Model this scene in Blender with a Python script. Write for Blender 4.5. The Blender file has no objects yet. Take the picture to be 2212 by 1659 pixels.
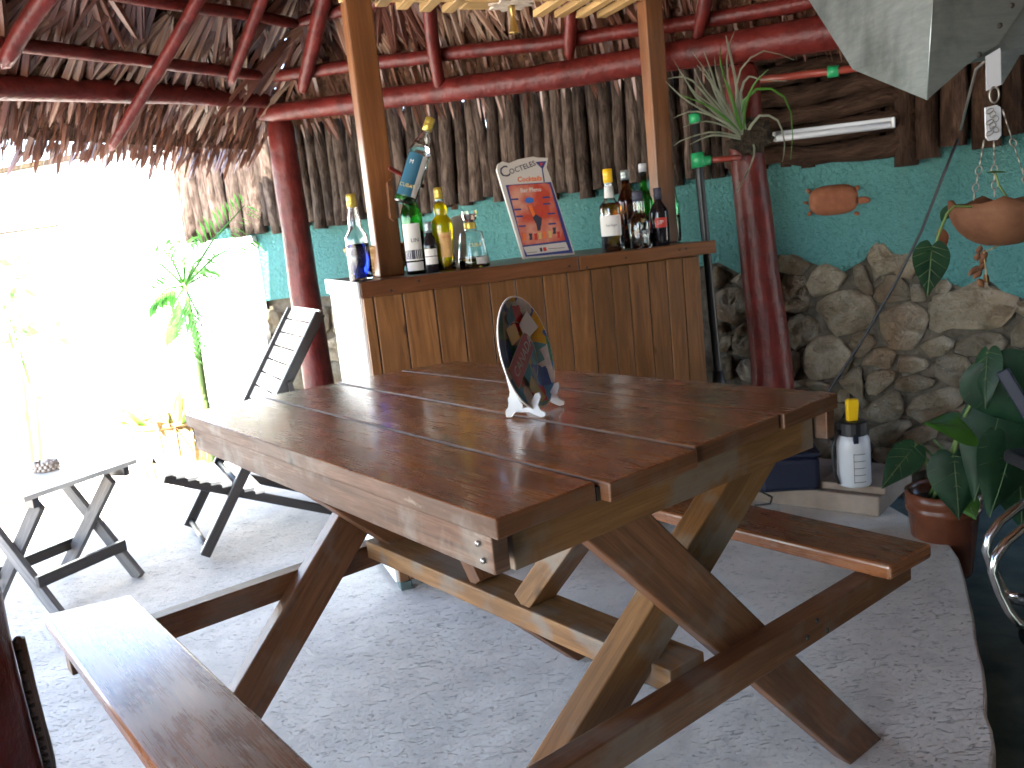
import bpy, bmesh, math, random
import numpy as np
from mathutils import Vector, Matrix
random.seed(7)
R_ = random.Random(11)
scene = bpy.context.scene
# ------------------------------------------------------------------ camera
FPX, PITCH, ROLL, H = 1889.4, math.radians(10.17), math.radians(-5.91), 1.1605
fw = np.array([0, math.cos(PITCH), -math.sin(PITCH)]); rt = np.array([1., 0, 0]); up = np.cross(rt, fw)
_c, _s = math.cos(ROLL), math.sin(ROLL)
rt, up = _c*rt+_s*up, -_s*rt+_c*up
CAM = np.array([0, 0, H])
cd = bpy.data.cameras.new('camera'); cam = bpy.data.objects.new('camera', cd)
scene.collection.objects.link(cam); scene.camera = cam
cam.matrix_world = Matrix(((rt[0], up[0], -fw[0], 0), (rt[1], up[1], -fw[1], 0), (rt[2], up[2], -fw[2], H), (0, 0, 0, 1)))
cd.sensor_width = 36; cd.lens = 36*FPX/2212; cd.clip_start = .02; cd.clip_end = 500
cd.dof.use_dof = True; cd.dof.focus_distance = 1.45; cd.dof.aperture_fstop = 10
# ------------------------------------------------------------------ world, sun, exposure
SUN_EL, SUN_AZ = math.radians(56), None
sun_from = np.array([-.26, -.966, 0])*math.cos(SUN_EL)+np.array([0, 0, math.sin(SUN_EL)])
world = bpy.data.worlds.new('World'); scene.world = world; world.use_nodes = True
wn = world.node_tree; bg = wn.nodes['Background']
sky = wn.nodes.new('ShaderNodeTexSky'); sky.sky_type = 'NISHITA'; sky.sun_disc = False
sky.sun_elevation = SUN_EL; sky.sun_rotation = math.atan2(sun_from[0], sun_from[1])
wn.links.new(sky.outputs[0], bg.inputs[0]); bg.inputs[1].default_value = .15
sd = bpy.data.lights.new('sun', 'SUN'); sd.energy = 5; sd.angle = math.radians(.53); sd.color = (1, .95, .87)
so = bpy.data.objects.new('sun', sd); scene.collection.objects.link(so)
so.rotation_euler = Vector(sun_from).to_track_quat('Z', 'Y').to_euler()
vs = scene.view_settings; vs.view_transform = 'Standard'; vs.look = 'None'; vs.gamma = 1; vs.use_curve_mapping = False
vs.exposure = 3.85
cy = scene.cycles
cy.use_denoising = True; cy.max_bounces = 10; cy.diffuse_bounces = 5; cy.glossy_bounces = 4; cy.transmission_bounces = 10
cy.transparent_max_bounces = 12; cy.sample_clamp_indirect = 6; cy.caustics_reflective = False; cy.caustics_refractive = True
cy.blur_glossy = .3
# ------------------------------------------------------------------ pixel -> place (pixels of a 2212 x 1659 view)
Z = np.array([0, 0, 1.])
def V3(*a): return np.array(a, float)
def ray(x, y): return fw+rt*(x-1106)/FPX-up*(y-829.5)/FPX
def G(x, y, z=0): d = ray(x, y); return CAM+d*(z-H)/d[2]
def YD(x, y, Y): d = ray(x, y); return CAM+d*Y/d[1]
def PL(x, y, P, n): d = ray(x, y); return CAM+d*(((np.asarray(P)-CAM)@n)/(d@n))
def nz(v): v = np.asarray(v, float); return v/np.linalg.norm(v)
def lerp(a, b, t): return np.asarray(a)*(1-t)+np.asarray(b)*t
# ------------------------------------------------------------------ mesh helpers
class MB:
    def __init__(s): s.v = []; s.f = []; s.uv = []; s.mi = []; s.sm = []
    def add(s, vs, fs, uvs=None, mi=0, smooth=False):
        o = len(s.v); s.v += [tuple(map(float, p)) for p in vs]
        for k, f in enumerate(fs):
            s.f.append([i+o for i in f]); s.mi.append(mi); s.sm.append(smooth)
            s.uv.append(uvs[k] if uvs else [(0, 0)]*len(f))
    def box(s, o, ax, ay, az, mi=0):
        """o: one corner, ax (grain), ay, az: full edge vectors"""
        o, ax, ay, az = map(np.asarray, (o, ax, ay, az))
        if np.cross(ax, ay)@az < 0: o = o+ay; ay = -ay
        lx, ly, lz = (np.linalg.norm(a) for a in (ax, ay, az)); ru, rv = R_.random()*9, R_.random()*9
        P = [o+ax*i+ay*j+az*k for i in (0, 1) for j in (0, 1) for k in (0, 1)]
        C = [(i, j, k) for i in (0, 1) for j in (0, 1) for k in (0, 1)]
        F = [(0, 1, 3, 2), (4, 6, 7, 5), (0, 4, 5, 1), (2, 3, 7, 6), (0, 2, 6, 4), (1, 5, 7, 3)]
        U = []
        for n, f in enumerate(F):
            q = []
            for i in f:
                a, b, c = C[i]
                if n < 2: q.append((ru+.02*b*ly, rv+c*lz+3))
                elif n < 4: q.append((ru+a*lx, rv+c*lz+b*.3))
                else: q.append((ru+a*lx, rv+b*ly+.13+c*.4))
            U.append(q)
        s.add(P, F, U, mi)
    def bar(s, a, b, w, h, upv=Z, mi=0):
        """board from a to b (centre line), w across, h along upv"""
        a, b = np.asarray(a, float), np.asarray(b, float); d = b-a; x = nz(d)
        y = nz(np.cross(upv, x)); z = np.cross(x, y)
        s.box(a-y*w/2-z*h/2, d, y*w, z*h, mi)
    def hexa(s, P, mi=0, fm=None):
        """8 points: bottom 4 (ccw from above), top 4"""
        F = [(3, 2, 1, 0), (4, 5, 6, 7), (0, 1, 5, 4), (1, 2, 6, 5), (2, 3, 7, 6), (3, 0, 4, 7)]
        P = [np.asarray(p, float) for p in P]; ru, rv = R_.random()*9, R_.random()*9
        ax = nz(P[1]-P[0]); ay = nz(np.cross(Z, ax)); U = []
        for q_, f in enumerate(F): U.append([(ru+(P[i]-P[0])@ax, rv+(P[i]-P[0])@ay+.5*((P[i]-P[0])@Z)) if q_ not in (3, 5) else (ru+.5*((P[i]-P[0])@ay), rv+1.3*((P[i]-P[0])@Z)) for i in f])
        for q_ in range(6): s.add([P[i] for i in F[q_]], [(0, 1, 2, 3)], [U[q_]], (fm or {}).get(q_, mi))
    def tube(s, pts, rad, n=8, mi=0, cap=True, smooth=True):
        pts = [np.asarray(p, float) for p in pts]
        if not hasattr(rad, '__len__'): rad = [rad]*len(pts)
        V, U = [], []; t = nz(pts[1]-pts[0]); ref = V3(1, 0, 0) if abs(t[2]) > .8 else Z
        y = nz(np.cross(ref, t)); ln = 0; ls = []; ru = R_.random()*9
        for i, p in enumerate(pts):
            if i: ln += np.linalg.norm(p-pts[i-1])
            ls.append(ln)
            t = nz(pts[min(i+1, len(pts)-1)]-pts[max(i-1, 0)]); y = nz(y-t*(y@t)); z = np.cross(t, y)
            for k in range(n):
                a = 2*math.pi*k/n; V.append(p+rad[i]*(math.cos(a)*y+math.sin(a)*z))
        F = []
        for i in range(len(pts)-1):
            for k in range(n):
                k2 = (k+1) % n; F.append((i*n+k, i*n+k2, (i+1)*n+k2, (i+1)*n+k)); r = .07
                U.append([(ru+ls[i], ru+k/n*.3), (ru+ls[i], ru+(k+1)/n*.3), (ru+ls[i+1], ru+(k+1)/n*.3), (ru+ls[i+1], ru+k/n*.3)])
        s.add(V, F, U, mi, smooth)
        if cap:
            s.add([V[k] for k in range(n)], [tuple(range(n))[::-1]], None, mi)
            m = (len(pts)-1)*n; s.add([V[m+k] for k in range(n)], [tuple(range(n))], None, mi)
    def lathe(s, prof, o, ax=Z, n=24, mi=0, smooth=True, xdir=None, sx=1):
        """prof: (r, h) list along axis ax from o"""
        ax = nz(ax); x = nz(np.cross(ax, V3(0, 1, 0) if abs(ax[1]) < .9 else V3(1, 0, 0))) if xdir is None else nz(xdir)
        y = np.cross(ax, x); V, F, U = [], [], []; o = np.asarray(o, float)
        for r, h in prof:
            for k in range(n):
                a = 2*math.pi*k/n; V.append(o+ax*h+r*(math.cos(a)*x*sx+math.sin(a)*y))
        for i in range(len(prof)-1):
            for k in range(n):
                k2 = (k+1) % n; F.append((i*n+k, i*n+k2, (i+1)*n+k2, (i+1)*n+k))
                U.append([(k/n, prof[i][1]), ((k+1)/n, prof[i][1]), ((k+1)/n, prof[i+1][1]), (k/n, prof[i+1][1])])
        s.add(V, F, U, mi, smooth)
    def prism(s, poly, depth, mi=0, smooth=False):
        """poly: 3D points (planar), depth: vector"""
        P = [np.asarray(p, float) for p in poly]; d = np.asarray(depth, float); n = len(P)
        nrm = sum(np.cross(P[i]-P[0], P[(i+1) % n]-P[0]) for i in range(n))
        if nrm@d > 0: P = P[::-1]
        x = nz(P[1]-P[0]); nn = nz(nrm); y = np.cross(nn, x)
        uv = lambda p: ((p-P[0])@x, (p-P[0])@y)
        s.add(P+[p+d for p in P], [tuple(range(n)), tuple(range(2*n-1, n-1, -1))]+[(i, i+n, (i+1) % n+n, (i+1) % n) for i in range(n)],
              [[uv(p) for p in P], [uv(P[i]) for i in range(n-1, -1, -1)]]+[[(0, 0), (.01, 0), (.01, .1), (0, .1)]]*n, mi, smooth)
COL = scene.collection
ROOT = {}
def obj(name, mb, mat, parent=None, bevel=0, seg=2, sub=0, mesh=None, raw=False):
    if mesh is None:
        off = ROOT.get(parent.name, np.zeros(3)) if parent is not None else np.zeros(3)
        if parent is None and len(mb.v):
            a = np.array(mb.v); off = np.array([*((a.min(0)+a.max(0))/2)[:2], a[:, 2].min()])
        if raw: off = np.zeros(3)
        me = bpy.data.meshes.new(name)
        me.from_pydata([tuple(np.asarray(p)-off) for p in mb.v], [], mb.f)
        ul = me.uv_layers.new(name='uv'); k = 0
        arr = np.empty(2*sum(len(f) for f in mb.f), np.float32)
        for q in mb.uv:
            for a, b in q: arr[k] = a; arr[k+1] = b; k += 2
        ul.data.foreach_set('uv', arr)
        me.polygons.foreach_set('material_index', mb.mi); me.polygons.foreach_set('use_smooth', mb.sm)
        for m in (mat if isinstance(mat, (list, tuple)) else [mat]): me.materials.append(m)
        bmm = bmesh.new(); bmm.from_mesh(me); bmesh.ops.remove_doubles(bmm, verts=bmm.verts, dist=1e-6); bmm.to_mesh(me); bmm.free(); me.update()
    else: me = mesh; off = np.zeros(3)
    o = bpy.data.objects.new(name, me); COL.objects.link(o)
    if parent is not None: o.parent = parent; ROOT[o.name] = off
    else: o.location = off; ROOT[o.name] = off
    if bevel:
        b = o.modifiers.new('bevel', 'BEVEL'); b.width = bevel; b.segments = seg; b.limit_method = 'ANGLE'; b.angle_limit = math.radians(35)
    if sub:
        b = o.modifiers.new('sub', 'SUBSURF'); b.levels = sub; b.render_levels = sub
    return o
def tag(o, label, cat, group=None, kind=None):
    if label: o['label'] = label
    if cat: o['category'] = cat
    if group: o['group'] = group
    if kind: o['kind'] = kind
    return o
def thing(name, loc, label, cat, group=None):
    o = bpy.data.objects.new(name, None); COL.objects.link(o); o.location = tuple(map(float, loc)); o.empty_display_size = .1
    ROOT[o.name] = np.asarray(loc, float); return tag(o, label, cat, group)
def struct(name, mb, mat, bevel=0):
    o = obj(name, mb, mat, None, bevel); o['kind'] = 'structure'; return o
# ------------------------------------------------------------------ materials
def mat(name, col, rough=.6, metal=0, trans=0, ior=1.45, coat=0, alpha=1, spec=.5, sss=0):
    m = bpy.data.materials.new(name); m.use_nodes = True; b = m.node_tree.nodes['Principled BSDF']
    b.inputs['Base Color'].default_value = (*col, 1); b.inputs['Roughness'].default_value = rough; b.inputs['Metallic'].default_value = metal
    b.inputs['Transmission Weight'].default_value = trans; b.inputs['IOR'].default_value = ior; b.inputs['Coat Weight'].default_value = coat
    b.inputs['Coat Roughness'].default_value = .12; b.inputs['Alpha'].default_value = alpha; b.inputs['Specular IOR Level'].default_value = spec
    return m
class N:
    def __init__(s, m): s.m = m; s.t = m.node_tree; s.b = s.t.nodes['Principled BSDF']
    def n(s, kind, **kw):
        x = s.t.nodes.new('ShaderNode'+kind)
        for k, v in kw.items():
            if k in x.inputs: x.inputs[k].default_value = v
            else: setattr(x, k, v)
        return x
    def l(s, a, b): s.t.links.new(a, b)
    def coord(s, what='Object', scale=(1, 1, 1), rot=(0, 0, 0)):
        c = s.n('TexCoord'); mp = s.n('Mapping'); mp.inputs['Scale'].default_value = scale; mp.inputs['Rotation'].default_value = rot
        s.l(c.outputs[what], mp.inputs[0]); return mp.outputs[0]
    def noise(s, vec, scale, detail=4, rough=.55, dist=0):
        x = s.n('TexNoise'); x.inputs['Scale'].default_value = scale; x.inputs['Detail'].default_value = detail
        x.inputs['Roughness'].default_value = rough; x.inputs['Distortion'].default_value = dist
        if vec is not None: s.l(vec, x.inputs['Vector'])
        return x.outputs[0]
    def ramp(s, fac, stops, interp='LINEAR'):
        x = s.n('ValToRGB'); r = x.color_ramp; r.interpolation = interp
        while len(r.elements) < len(stops): r.elements.new(.5)
        for e, (p, c) in zip(r.elements, stops): e.position = p; e.color = (*c, 1) if len(c) == 3 else c
        s.l(fac, x.inputs[0]); return x.outputs[0]
    def mix(s, a, b, fac, mode='MIX'):
        x = s.n('Mix', data_type='RGBA', blend_type=mode)
        for sock, v in ((x.inputs[0], fac), (x.inputs[6], a), (x.inputs[7], b)):
            if isinstance(v, (int, float)): sock.default_value = v
            elif isinstance(v, tuple): sock.default_value = (*v, 1)
            else: s.l(v, sock)
        return x.outputs[2]
    def math(s, op, a, b=0, c=None):
        x = s.n('Math', operation=op)
        for i, v in enumerate((a, b) if c is None else (a, b, c)):
            if isinstance(v, (int, float)): x.inputs[i].default_value = v
            else: s.l(v, x.inputs[i])
        return x.outputs[0]
    def bump(s, h, strength=.4, dist=.01):
        x = s.n('Bump'); x.inputs['Strength'].default_value = strength; x.inputs['Distance'].default_value = dist
        s.l(h, x.inputs['Height']); s.l(x.outputs[0], s.b.inputs['Normal']); return x
    def col(s, c): s.l(c, s.b.inputs['Base Color'])
    def rough(s, r): s.l(r, s.b.inputs['Roughness'])
def wood(name, dark, mid, light, rough=.35, coat=0, wear=0, grain=1., spec=.5, dirt=.0):
    m = mat(name, mid, rough, coat=coat, spec=spec); k = N(m)
    uv = k.coord('UV', (1.3*grain, 16*grain, 1)); oi = k.n('ObjectInfo')
    g = k.noise(uv, 2.2, 5, .6, 1.4); fine = k.noise(k.coord('UV', (5, 160, 1)), 2.5, 3, .6)
    big = k.noise(k.coord('UV', (1.5, 4, 1)), 1.6, 3, .5, .6)
    c = k.ramp(g, [(.28, dark), (.5, mid), (.75, light)])
    c = k.mix(c, dark, k.math('MULTIPLY', k.ramp(fine, [(.42, (0, 0, 0)), (.7, (1, 1, 1))]), .45))
    c = k.mix(c, k.mix(c, tuple(x*.55 for x in mid), .6), k.ramp(big, [(.45, (0, 0, 0)), (.65, (1, 1, 1))]))
    # knots
    vo = k.n('TexVoronoi', feature='F1'); vo.inputs['Scale'].default_value = 3.2
    k.l(k.coord('UV', (1, 2.2, 1)), vo.inputs['Vector'])
    c = k.mix(c, tuple(x*.3 for x in dark), k.ramp(vo.outputs['Distance'], [(.03, (.85, .85, .85)), (.075, (0, 0, 0))]))
    hv = k.n('HueSaturation'); k.l(c, hv.inputs['Color']); k.l(k.math('MULTIPLY_ADD', oi.outputs['Random'], .45, .78), hv.inputs['Value'])
    c = hv.outputs[0]
    if wear:
        wn_ = k.noise(k.coord('UV', (3, 22, 1)), 3, 6, .7); sc = k.noise(k.coord('UV', (1.5, 1.5, 1)), 2.5, 3)
        wm = k.math('MULTIPLY', k.ramp(wn_, [(.56, (0, 0, 0)), (.72, (1, 1, 1))]), k.ramp(sc, [(.5, (0, 0, 0)), (.62, (1, 1, 1))]))
        c = k.mix(c, (.42, .36, .3), k.math('MULTIPLY', wm, wear))
    if dirt:
        c = k.mix(c, (.16, .15, .13), k.math('MULTIPLY', k.ramp(k.noise(k.coord('Object'), 9, 5), [(.5, (0, 0, 0)), (.62, (1, 1, 1))]), dirt))
    k.col(c)
    rp = k.noise(k.coord('UV', (2.2, 5, 1)), 2.4, 5, .65)
    rg = k.math('ADD', k.math('MULTIPLY_ADD', fine, .25, rough-.10), k.math('MULTIPLY', k.ramp(rp, [(.42, (0, 0, 0)), (.68, (1, 1, 1))]), .10))
    k.rough(rg)
    if coat: k.l(k.math('MULTIPLY_ADD', k.ramp(rp, [(.4, (0, 0, 0)), (.7, (1, 1, 1))]), .16, .1), k.b.inputs['Coat Roughness'])
    k.bump(k.math('ADD', k.math('MULTIPLY', g, .5), fine), .25, .0012)
    return m
M = {}
M['table'] = wood('varnished_table_wood', (.095, .027, .007), (.27, .088, .024), (.43, .17, .055), .2, .6, .4)
M['bench'] = wood('bench_wood', (.09, .028, .009), (.19, .064, .021), (.28, .11, .042), .22, .5, .6)
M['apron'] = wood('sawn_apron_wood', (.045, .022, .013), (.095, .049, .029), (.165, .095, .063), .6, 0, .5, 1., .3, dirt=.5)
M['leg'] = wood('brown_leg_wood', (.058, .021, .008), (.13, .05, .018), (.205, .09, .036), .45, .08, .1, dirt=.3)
M['pale'] = wood('yellow_leg_wood', (.085, .038, .011), (.175, .081, .025), (.26, .135, .048), .55, 0, .15, dirt=.6)
M['bar'] = wood('bar_plank_wood', (.095, .036, .012), (.19, .08, .026), (.28, .125, .046), .3, .25)
M['trim'] = wood('bar_trim_wood', (.07, .022, .008), (.13, .045, .016), (.19, .075, .03), .32, .2)
M['barpost'] = wood('bar_post_wood', (.065, .021, .006), (.14, .05, .014), (.215, .09, .029), .38, .15, grain=.6)
M['slat'] = wood('canopy_slat_wood', (.30, .17, .06), (.45, .28, .11), (.56, .38, .17), .4, .1)
M['darkwood'] = wood('dark_folding_wood', (.012, .009, .008), (.025, .018, .015), (.045, .032, .026), .35, .2)
M['greywood'] = wood('weathered_grey_wood', (.05, .045, .045), (.10, .09, .085), (.18, .16, .15), .6)
M['slat_glare'] = wood('pale_chair_slat', (.55, .5, .44), (.68, .63, .57), (.75, .72, .66), .3, .3)  # pale tone puts the sky glare on the slats into the colour
def paint(name, col, rough=.25, bump=.4, coat=.4):
    m = mat(name, col, rough, coat=coat, spec=.28); k = N(m); v = k.coord('Object')
    n1 = k.noise(v, 14, 5, .6); n2 = k.noise(k.coord('Object', (1, 1, .25)), 40, 4)
    k.col(k.mix(tuple(c*.55 for c in col), tuple(min(1, c*1.35) for c in col), k.ramp(n1, [(.3, (0, 0, 0)), (.7, (1, 1, 1))])))
    k.bump(k.math('ADD', n1, k.math('MULTIPLY', n2, .4)), bump, .012); return m
M['red'] = paint('oxide_red_paint', (.088, .0115, .009), .4, .7, .02)
def bark(name, a, b, c):
    m = mat(name, b, .9, spec=.15); k = N(m); oi = k.n('ObjectInfo')
    v = k.coord('UV', (4, 30, 1)); g = k.noise(v, 2.4, 6, .65, 1.2); w2 = k.noise(k.coord('UV', (2.5, 5, 1)), 3, 4, .6, 1.5)
    col = k.mix(k.ramp(g, [(.3, a), (.52, b), (.75, c)]), k.ramp(w2, [(.4, a), (.6, c)]), .4)
    hv = k.n('HueSaturation'); k.l(col, hv.inputs['Color']); k.l(k.math('MULTIPLY_ADD', oi.outputs['Random'], .7, .6), hv.inputs['Value'])
    k.col(hv.outputs[0]); k.bump(k.math('ADD', g, w2), .9, .012); return m
M['pole'] = bark('grey_pole_bark', (.016, .010, .0075), (.064, .043, .032), (.175, .13, .106))
M['log'] = bark('dark_log_bark', (.016, .009, .006), (.042, .022, .014), (.09, .05, .032))
def plaster():
    m = mat('teal_stucco', (.13, .4, .36), .75, spec=.3); k = N(m); v = k.coord('Object')
    n1 = k.noise(v, 1.6, 4); n2 = k.noise(v, 62, 5, .65, .5); n3 = k.noise(v, 18, 5, .6, .8)
    c = k.mix((.056, .178, .168), (.092, .258, .248), k.ramp(n1, [(.35, (0, 0, 0)), (.65, (1, 1, 1))]))
    c = k.mix(c, (.022, .10, .088), k.math('MULTIPLY', k.ramp(n2, [(.52, (0, 0, 0)), (.72, (1, 1, 1))]), .5))
    sv = k.noise(k.coord('Object', (6, 6, .7)), 1.5, 5, .65)
    c = k.mix(c, (.10, .20, .175), k.math('MULTIPLY', k.ramp(sv, [(.52, (0, 0, 0)), (.75, (1, 1, 1))]), .45))
    k.col(c); k.bump(k.math('ADD', n2, k.math('MULTIPLY', n3, .45)), 1, .024); return m
M['plaster'] = plaster()
def stone():
    m = mat('limestone', (.36, .3, .22), .92, spec=.2); k = N(m); v = k.coord('Object'); oi = k.n('ObjectInfo')
    n1 = k.noise(v, 7, 6, .65, .5); n2 = k.noise(v, 42, 8, .78); n3 = k.noise(v, 110, 4, .7)
    c = k.ramp(n1, [(.28, (.20, .14, .085)), (.45, (.37, .295, .20)), (.62, (.50, .425, .325)), (.8, (.64, .58, .50))])
    c = k.mix(c, (.33, .20, .11), k.math('MULTIPLY', k.ramp(k.noise(v, 4.2, 3), [(.5, (0, 0, 0)), (.66, (1, 1, 1))]), .7))
    c = k.mix(c, (.10, .085, .06), k.ramp(n2, [(.57, (0, 0, 0)), (.70, (.85, .85, .85))]))
    hv = k.n('HueSaturation'); k.l(c, hv.inputs['Color']); k.l(k.math('MULTIPLY_ADD', oi.outputs['Random'], .5, .72), hv.inputs['Value'])
    k.col(hv.outputs[0]); k.bump(k.math('ADD', k.math('ADD', n2, k.math('MULTIPLY', n1, .7)), k.math('MULTIPLY', n3, .5)), 1, .055); return m
M['stone'] = stone()
def simple_noise(name, a, b, scale, rough=.9, bump=.5, bd=.01, det=5):
    m = mat(name, a, rough, spec=.3); k = N(m); v = k.coord('Object'); n1 = k.noise(v, scale, det, .6)
    k.col(k.mix(a, b, k.ramp(n1, [(.35, (0, 0, 0)), (.65, (1, 1, 1))]))); k.bump(n1, bump, bd); return m
M['mortar'] = simple_noise('dark_mortar', (.062, .051, .038), (.125, .104, .078), 22, .95, .8, .02)
def floor_mat():
    m = mat('rough_concrete', (.4, .39, .38), .85, spec=.25); k = N(m)
    v = k.coord('Object'); v2 = k.coord('Object', (1, 2.6, 1), (0, 0, .5))
    big = k.noise(v, 1.3, 5, .6, .4); mid = k.noise(v, 9, 5, .65); st = k.noise(v2, 21, 5, .68, 2.4); fine = k.noise(v, 150, 4, .7)
    c = k.mix((.53, .475, .41), (.71, .655, .585), k.ramp(big, [(.3, (0, 0, 0)), (.7, (1, 1, 1))]))
    c = k.mix(c, (.36, .33, .30), k.math('MULTIPLY', k.ramp(mid, [(.5, (0, 0, 0)), (.75, (1, 1, 1))]), .45))
    bl_ = k.noise(v, 3.4, 6, .68, .8); c = k.mix(c, (.40, .37, .335), k.math('MULTIPLY', k.ramp(bl_, [(.46, (0, 0, 0)), (.66, (1, 1, 1))]), .55))
    cr = k.ramp(st, [(.33, (1, 1, 1)), (.42, (0, 0, 0))])
    c = k.mix(c, (.24, .22, .20), k.math('MULTIPLY', cr, .5))
    k.col(c); k.bump(k.math('ADD', k.math('SUBTRACT', k.math('MULTIPLY', fine, .5), cr), k.math('MULTIPLY', mid, .5)), .8, .009); return m
M['floor'] = floor_mat()
M['sand'] = simple_noise('pale_sand', (.5, .46, .4), (.62, .58, .52), 3, .95, .5, .02)
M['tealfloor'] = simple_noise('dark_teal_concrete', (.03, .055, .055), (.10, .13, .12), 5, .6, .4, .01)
M['step'] = simple_noise('pinkish_cement', (.17, .125, .095), (.26, .20, .16), 6, .9, .4, .008)
def frond_mat():
    m = mat('dry_palm_leaf', (.2, .1, .05), .36, spec=.6); k = N(m); oi = k.n('ObjectInfo')
    g = k.noise(k.coord('UV', (3, 60, 1)), 2, 4); n1 = k.noise(k.coord('Object'), 6, 3)
    c = k.ramp(k.math('ADD', k.math('MULTIPLY', g, .6), k.math('MULTIPLY', oi.outputs['Random'], .4)),
               [(.25, (.035, .010, .007)), (.45, (.115, .04, .024)), (.6, (.23, .11, .068)), (.76, (.45, .35, .26))])  # palest stop brightened to stand for highlights on the leaves
    k.col(k.mix(c, (.08, .024, .016), k.math('MULTIPLY', n1, .5)))
    tr = k.n('BsdfTranslucent'); tr.inputs[0].default_value = (.25, .10, .05, 1); mx = k.n('MixShader'); mx.inputs[0].default_value = .10
    out = k.t.nodes['Material Output']; k.l(k.b.outputs[0], mx.inputs[1]); k.l(tr.outputs[0], mx.inputs[2]); k.l(mx.outputs[0], out.inputs[0]); return m
M['frond'] = frond_mat()
M['thatch'] = simple_noise('packed_thatch', (.05, .022, .012), (.14, .065, .035), 30, .9, 1, .03)
M['coping'] = simple_noise('dark_coping', (.012, .007, .003), (.06, .04, .018), 9, .9, .3, .01)
M['white'] = mat('white_paint', (.8, .8, .78), .4)
M['metal'] = mat('galvanised_sheet', (.2, .23, .23), .5, .7)
k = N(M['metal']); k.col(k.mix(k.mix((.17, .205, .205), (.36, .40, .40), k.noise(k.coord('Object', (2, 2, 14)), 5, 5, .7)), (.11, .13, .125), k.ramp(k.noise(k.coord('Object'), 4.5, 5, .65), [(.48, (0, 0, 0)), (.7, (.8, .8, .8))]))); k.bump(k.noise(k.coord('Object'), 3.2, 2), .5, .02); k.rough(k.math('MULTIPLY_ADD', k.noise(k.coord('Object', (3, 3, 20)), 6, 4), .35, .25))
M['steel'] = mat('polished_tube_steel', (.55, .55, .55), .22, 1)
M['iron'] = mat('dull_wire', (.30, .28, .25), .45, .8)
M['black'] = mat('black_plastic', (.012, .012, .014), .45)
M['black_pipe'] = mat('black_pipe', (.016, .016, .018), .35)
M['green_pvc'] = mat('green_pvc', (.02, .28, .10), .35)
M['red_pipe'] = mat('red_pipe', (.25, .04, .025), .4)
M['terracotta'] = simple_noise('terracotta', (.18, .06, .027), (.235, .085, .042), 30, .8, .3, .004)
M['clay'] = simple_noise('stained_clay', (.085, .032, .015), (.16, .07, .033), 8, .75, .4, .006)
M['glaze'] = simple_noise('brown_glaze', (.09, .026, .014), (.13, .042, .02), 9, .25, .1, .003)
M['soil'] = simple_noise('soil', (.02, .014, .01), (.05, .035, .025), 40, 1, 1, .02)
M['brass'] = mat('brass', (.55, .38, .14), .3, 1)
M['gold_cap'] = mat('gold_cap', (.55, .40, .08), .35, .6)
def leaf_mat(name, a, b, vein, rough=.4):
    m = mat(name, a, rough, spec=.4); k = N(m); n1 = k.noise(k.coord('Object'), 14, 3); oi = k.n('ObjectInfo')
    c = k.mix(a, b, k.ramp(n1, [(.35, (0, 0, 0)), (.65, (1, 1, 1))])); k.col(c)
    tr = k.n('BsdfTranslucent'); tr.inputs[0].default_value = (*[min(1, x*2.2) for x in b], 1); mx = k.n('MixShader'); mx.inputs[0].default_value = .25
    out = k.t.nodes['Material Output']; k.l(k.b.outputs[0], mx.inputs[1]); k.l(tr.outputs[0], mx.inputs[2]); k.l(mx.outputs[0], out.inputs[0]); return m
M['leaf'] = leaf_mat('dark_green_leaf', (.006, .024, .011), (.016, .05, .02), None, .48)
M['leaf_bright'] = leaf_mat('bright_green_leaf', (.03, .10, .012), (.06, .16, .02), None)
M['palm_leaf'] = leaf_mat('palm_green_leaf', (.05, .17, .035), (.10, .28, .06), None)
M['vein'] = mat('leaf_vein', (.07, .11, .04), .5)
M['stem'] = mat('plant_stem', (.12, .18, .05), .6)
M['airleaf'] = leaf_mat('silver_green_leaf', (.13, .15, .10), (.22, .23, .17), None, .7)
M['root'] = simple_noise('dark_root_ball', (.012, .009, .006), (.05, .035, .022), 40, 1, 1, .03)
M['straw'] = simple_noise('woven_straw', (.25, .15, .06), (.45, .3, .14), 60, .85, .8, .01)
M['shell'] = simple_noise('shell', (.35, .28, .22), (.55, .46, .38), 30, .5, .8, .01)
M['pink'] = simple_noise('pink_shell', (.55, .25, .2), (.65, .38, .32), 12, .4, .2, .005)
def glass(name, col, rough=.02): return mat(name, col, rough, trans=1, ior=1.48)
M['glass'] = glass('clear_glass', (.96, .98, .98)); M['glass_green'] = glass('green_glass', (.10, .55, .12)); M['glass_amber'] = glass('amber_glass', (.35, .08, .01))
M['glass_aqua'] = glass('pale_green_glass', (.45, .85, .6)); M['blue_liquid'] = glass('blue_liquid', (.01, .03, .55)); M['yellow_liquid'] = mat('yellow_liquid', (.85, .62, .0), .1, trans=.55, ior=1.35)  # bright, half opaque yellow stands for the liquid's backlit glow
M['whisky'] = glass('whisky', (.5, .14, .01)); M['amber_liquid'] = glass('amber_liquid', (.6, .35, .06)); M['wine'] = mat('dark_wine_glass', (.01, .008, .01), .08)
M['clear_plastic'] = mat('milky_clear_plastic', (.92, .92, .92), .12, trans=.55, ior=1.4)
M['paper'] = mat('label_paper', (.55, .53, .5), .6); M['paper_blue'] = mat('blue_label', (.015, .085, .14), .5); M['paper_cream'] = mat('cream_label', (.55, .32, .12), .6)
M['ink'] = mat('dark_ink', (.03, .03, .05), .6); M['ink_red'] = mat('red_ink', (.42, .03, .02), .5); M['ink_gold'] = mat('gold_ink', (.5, .38, .12), .5)
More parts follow.
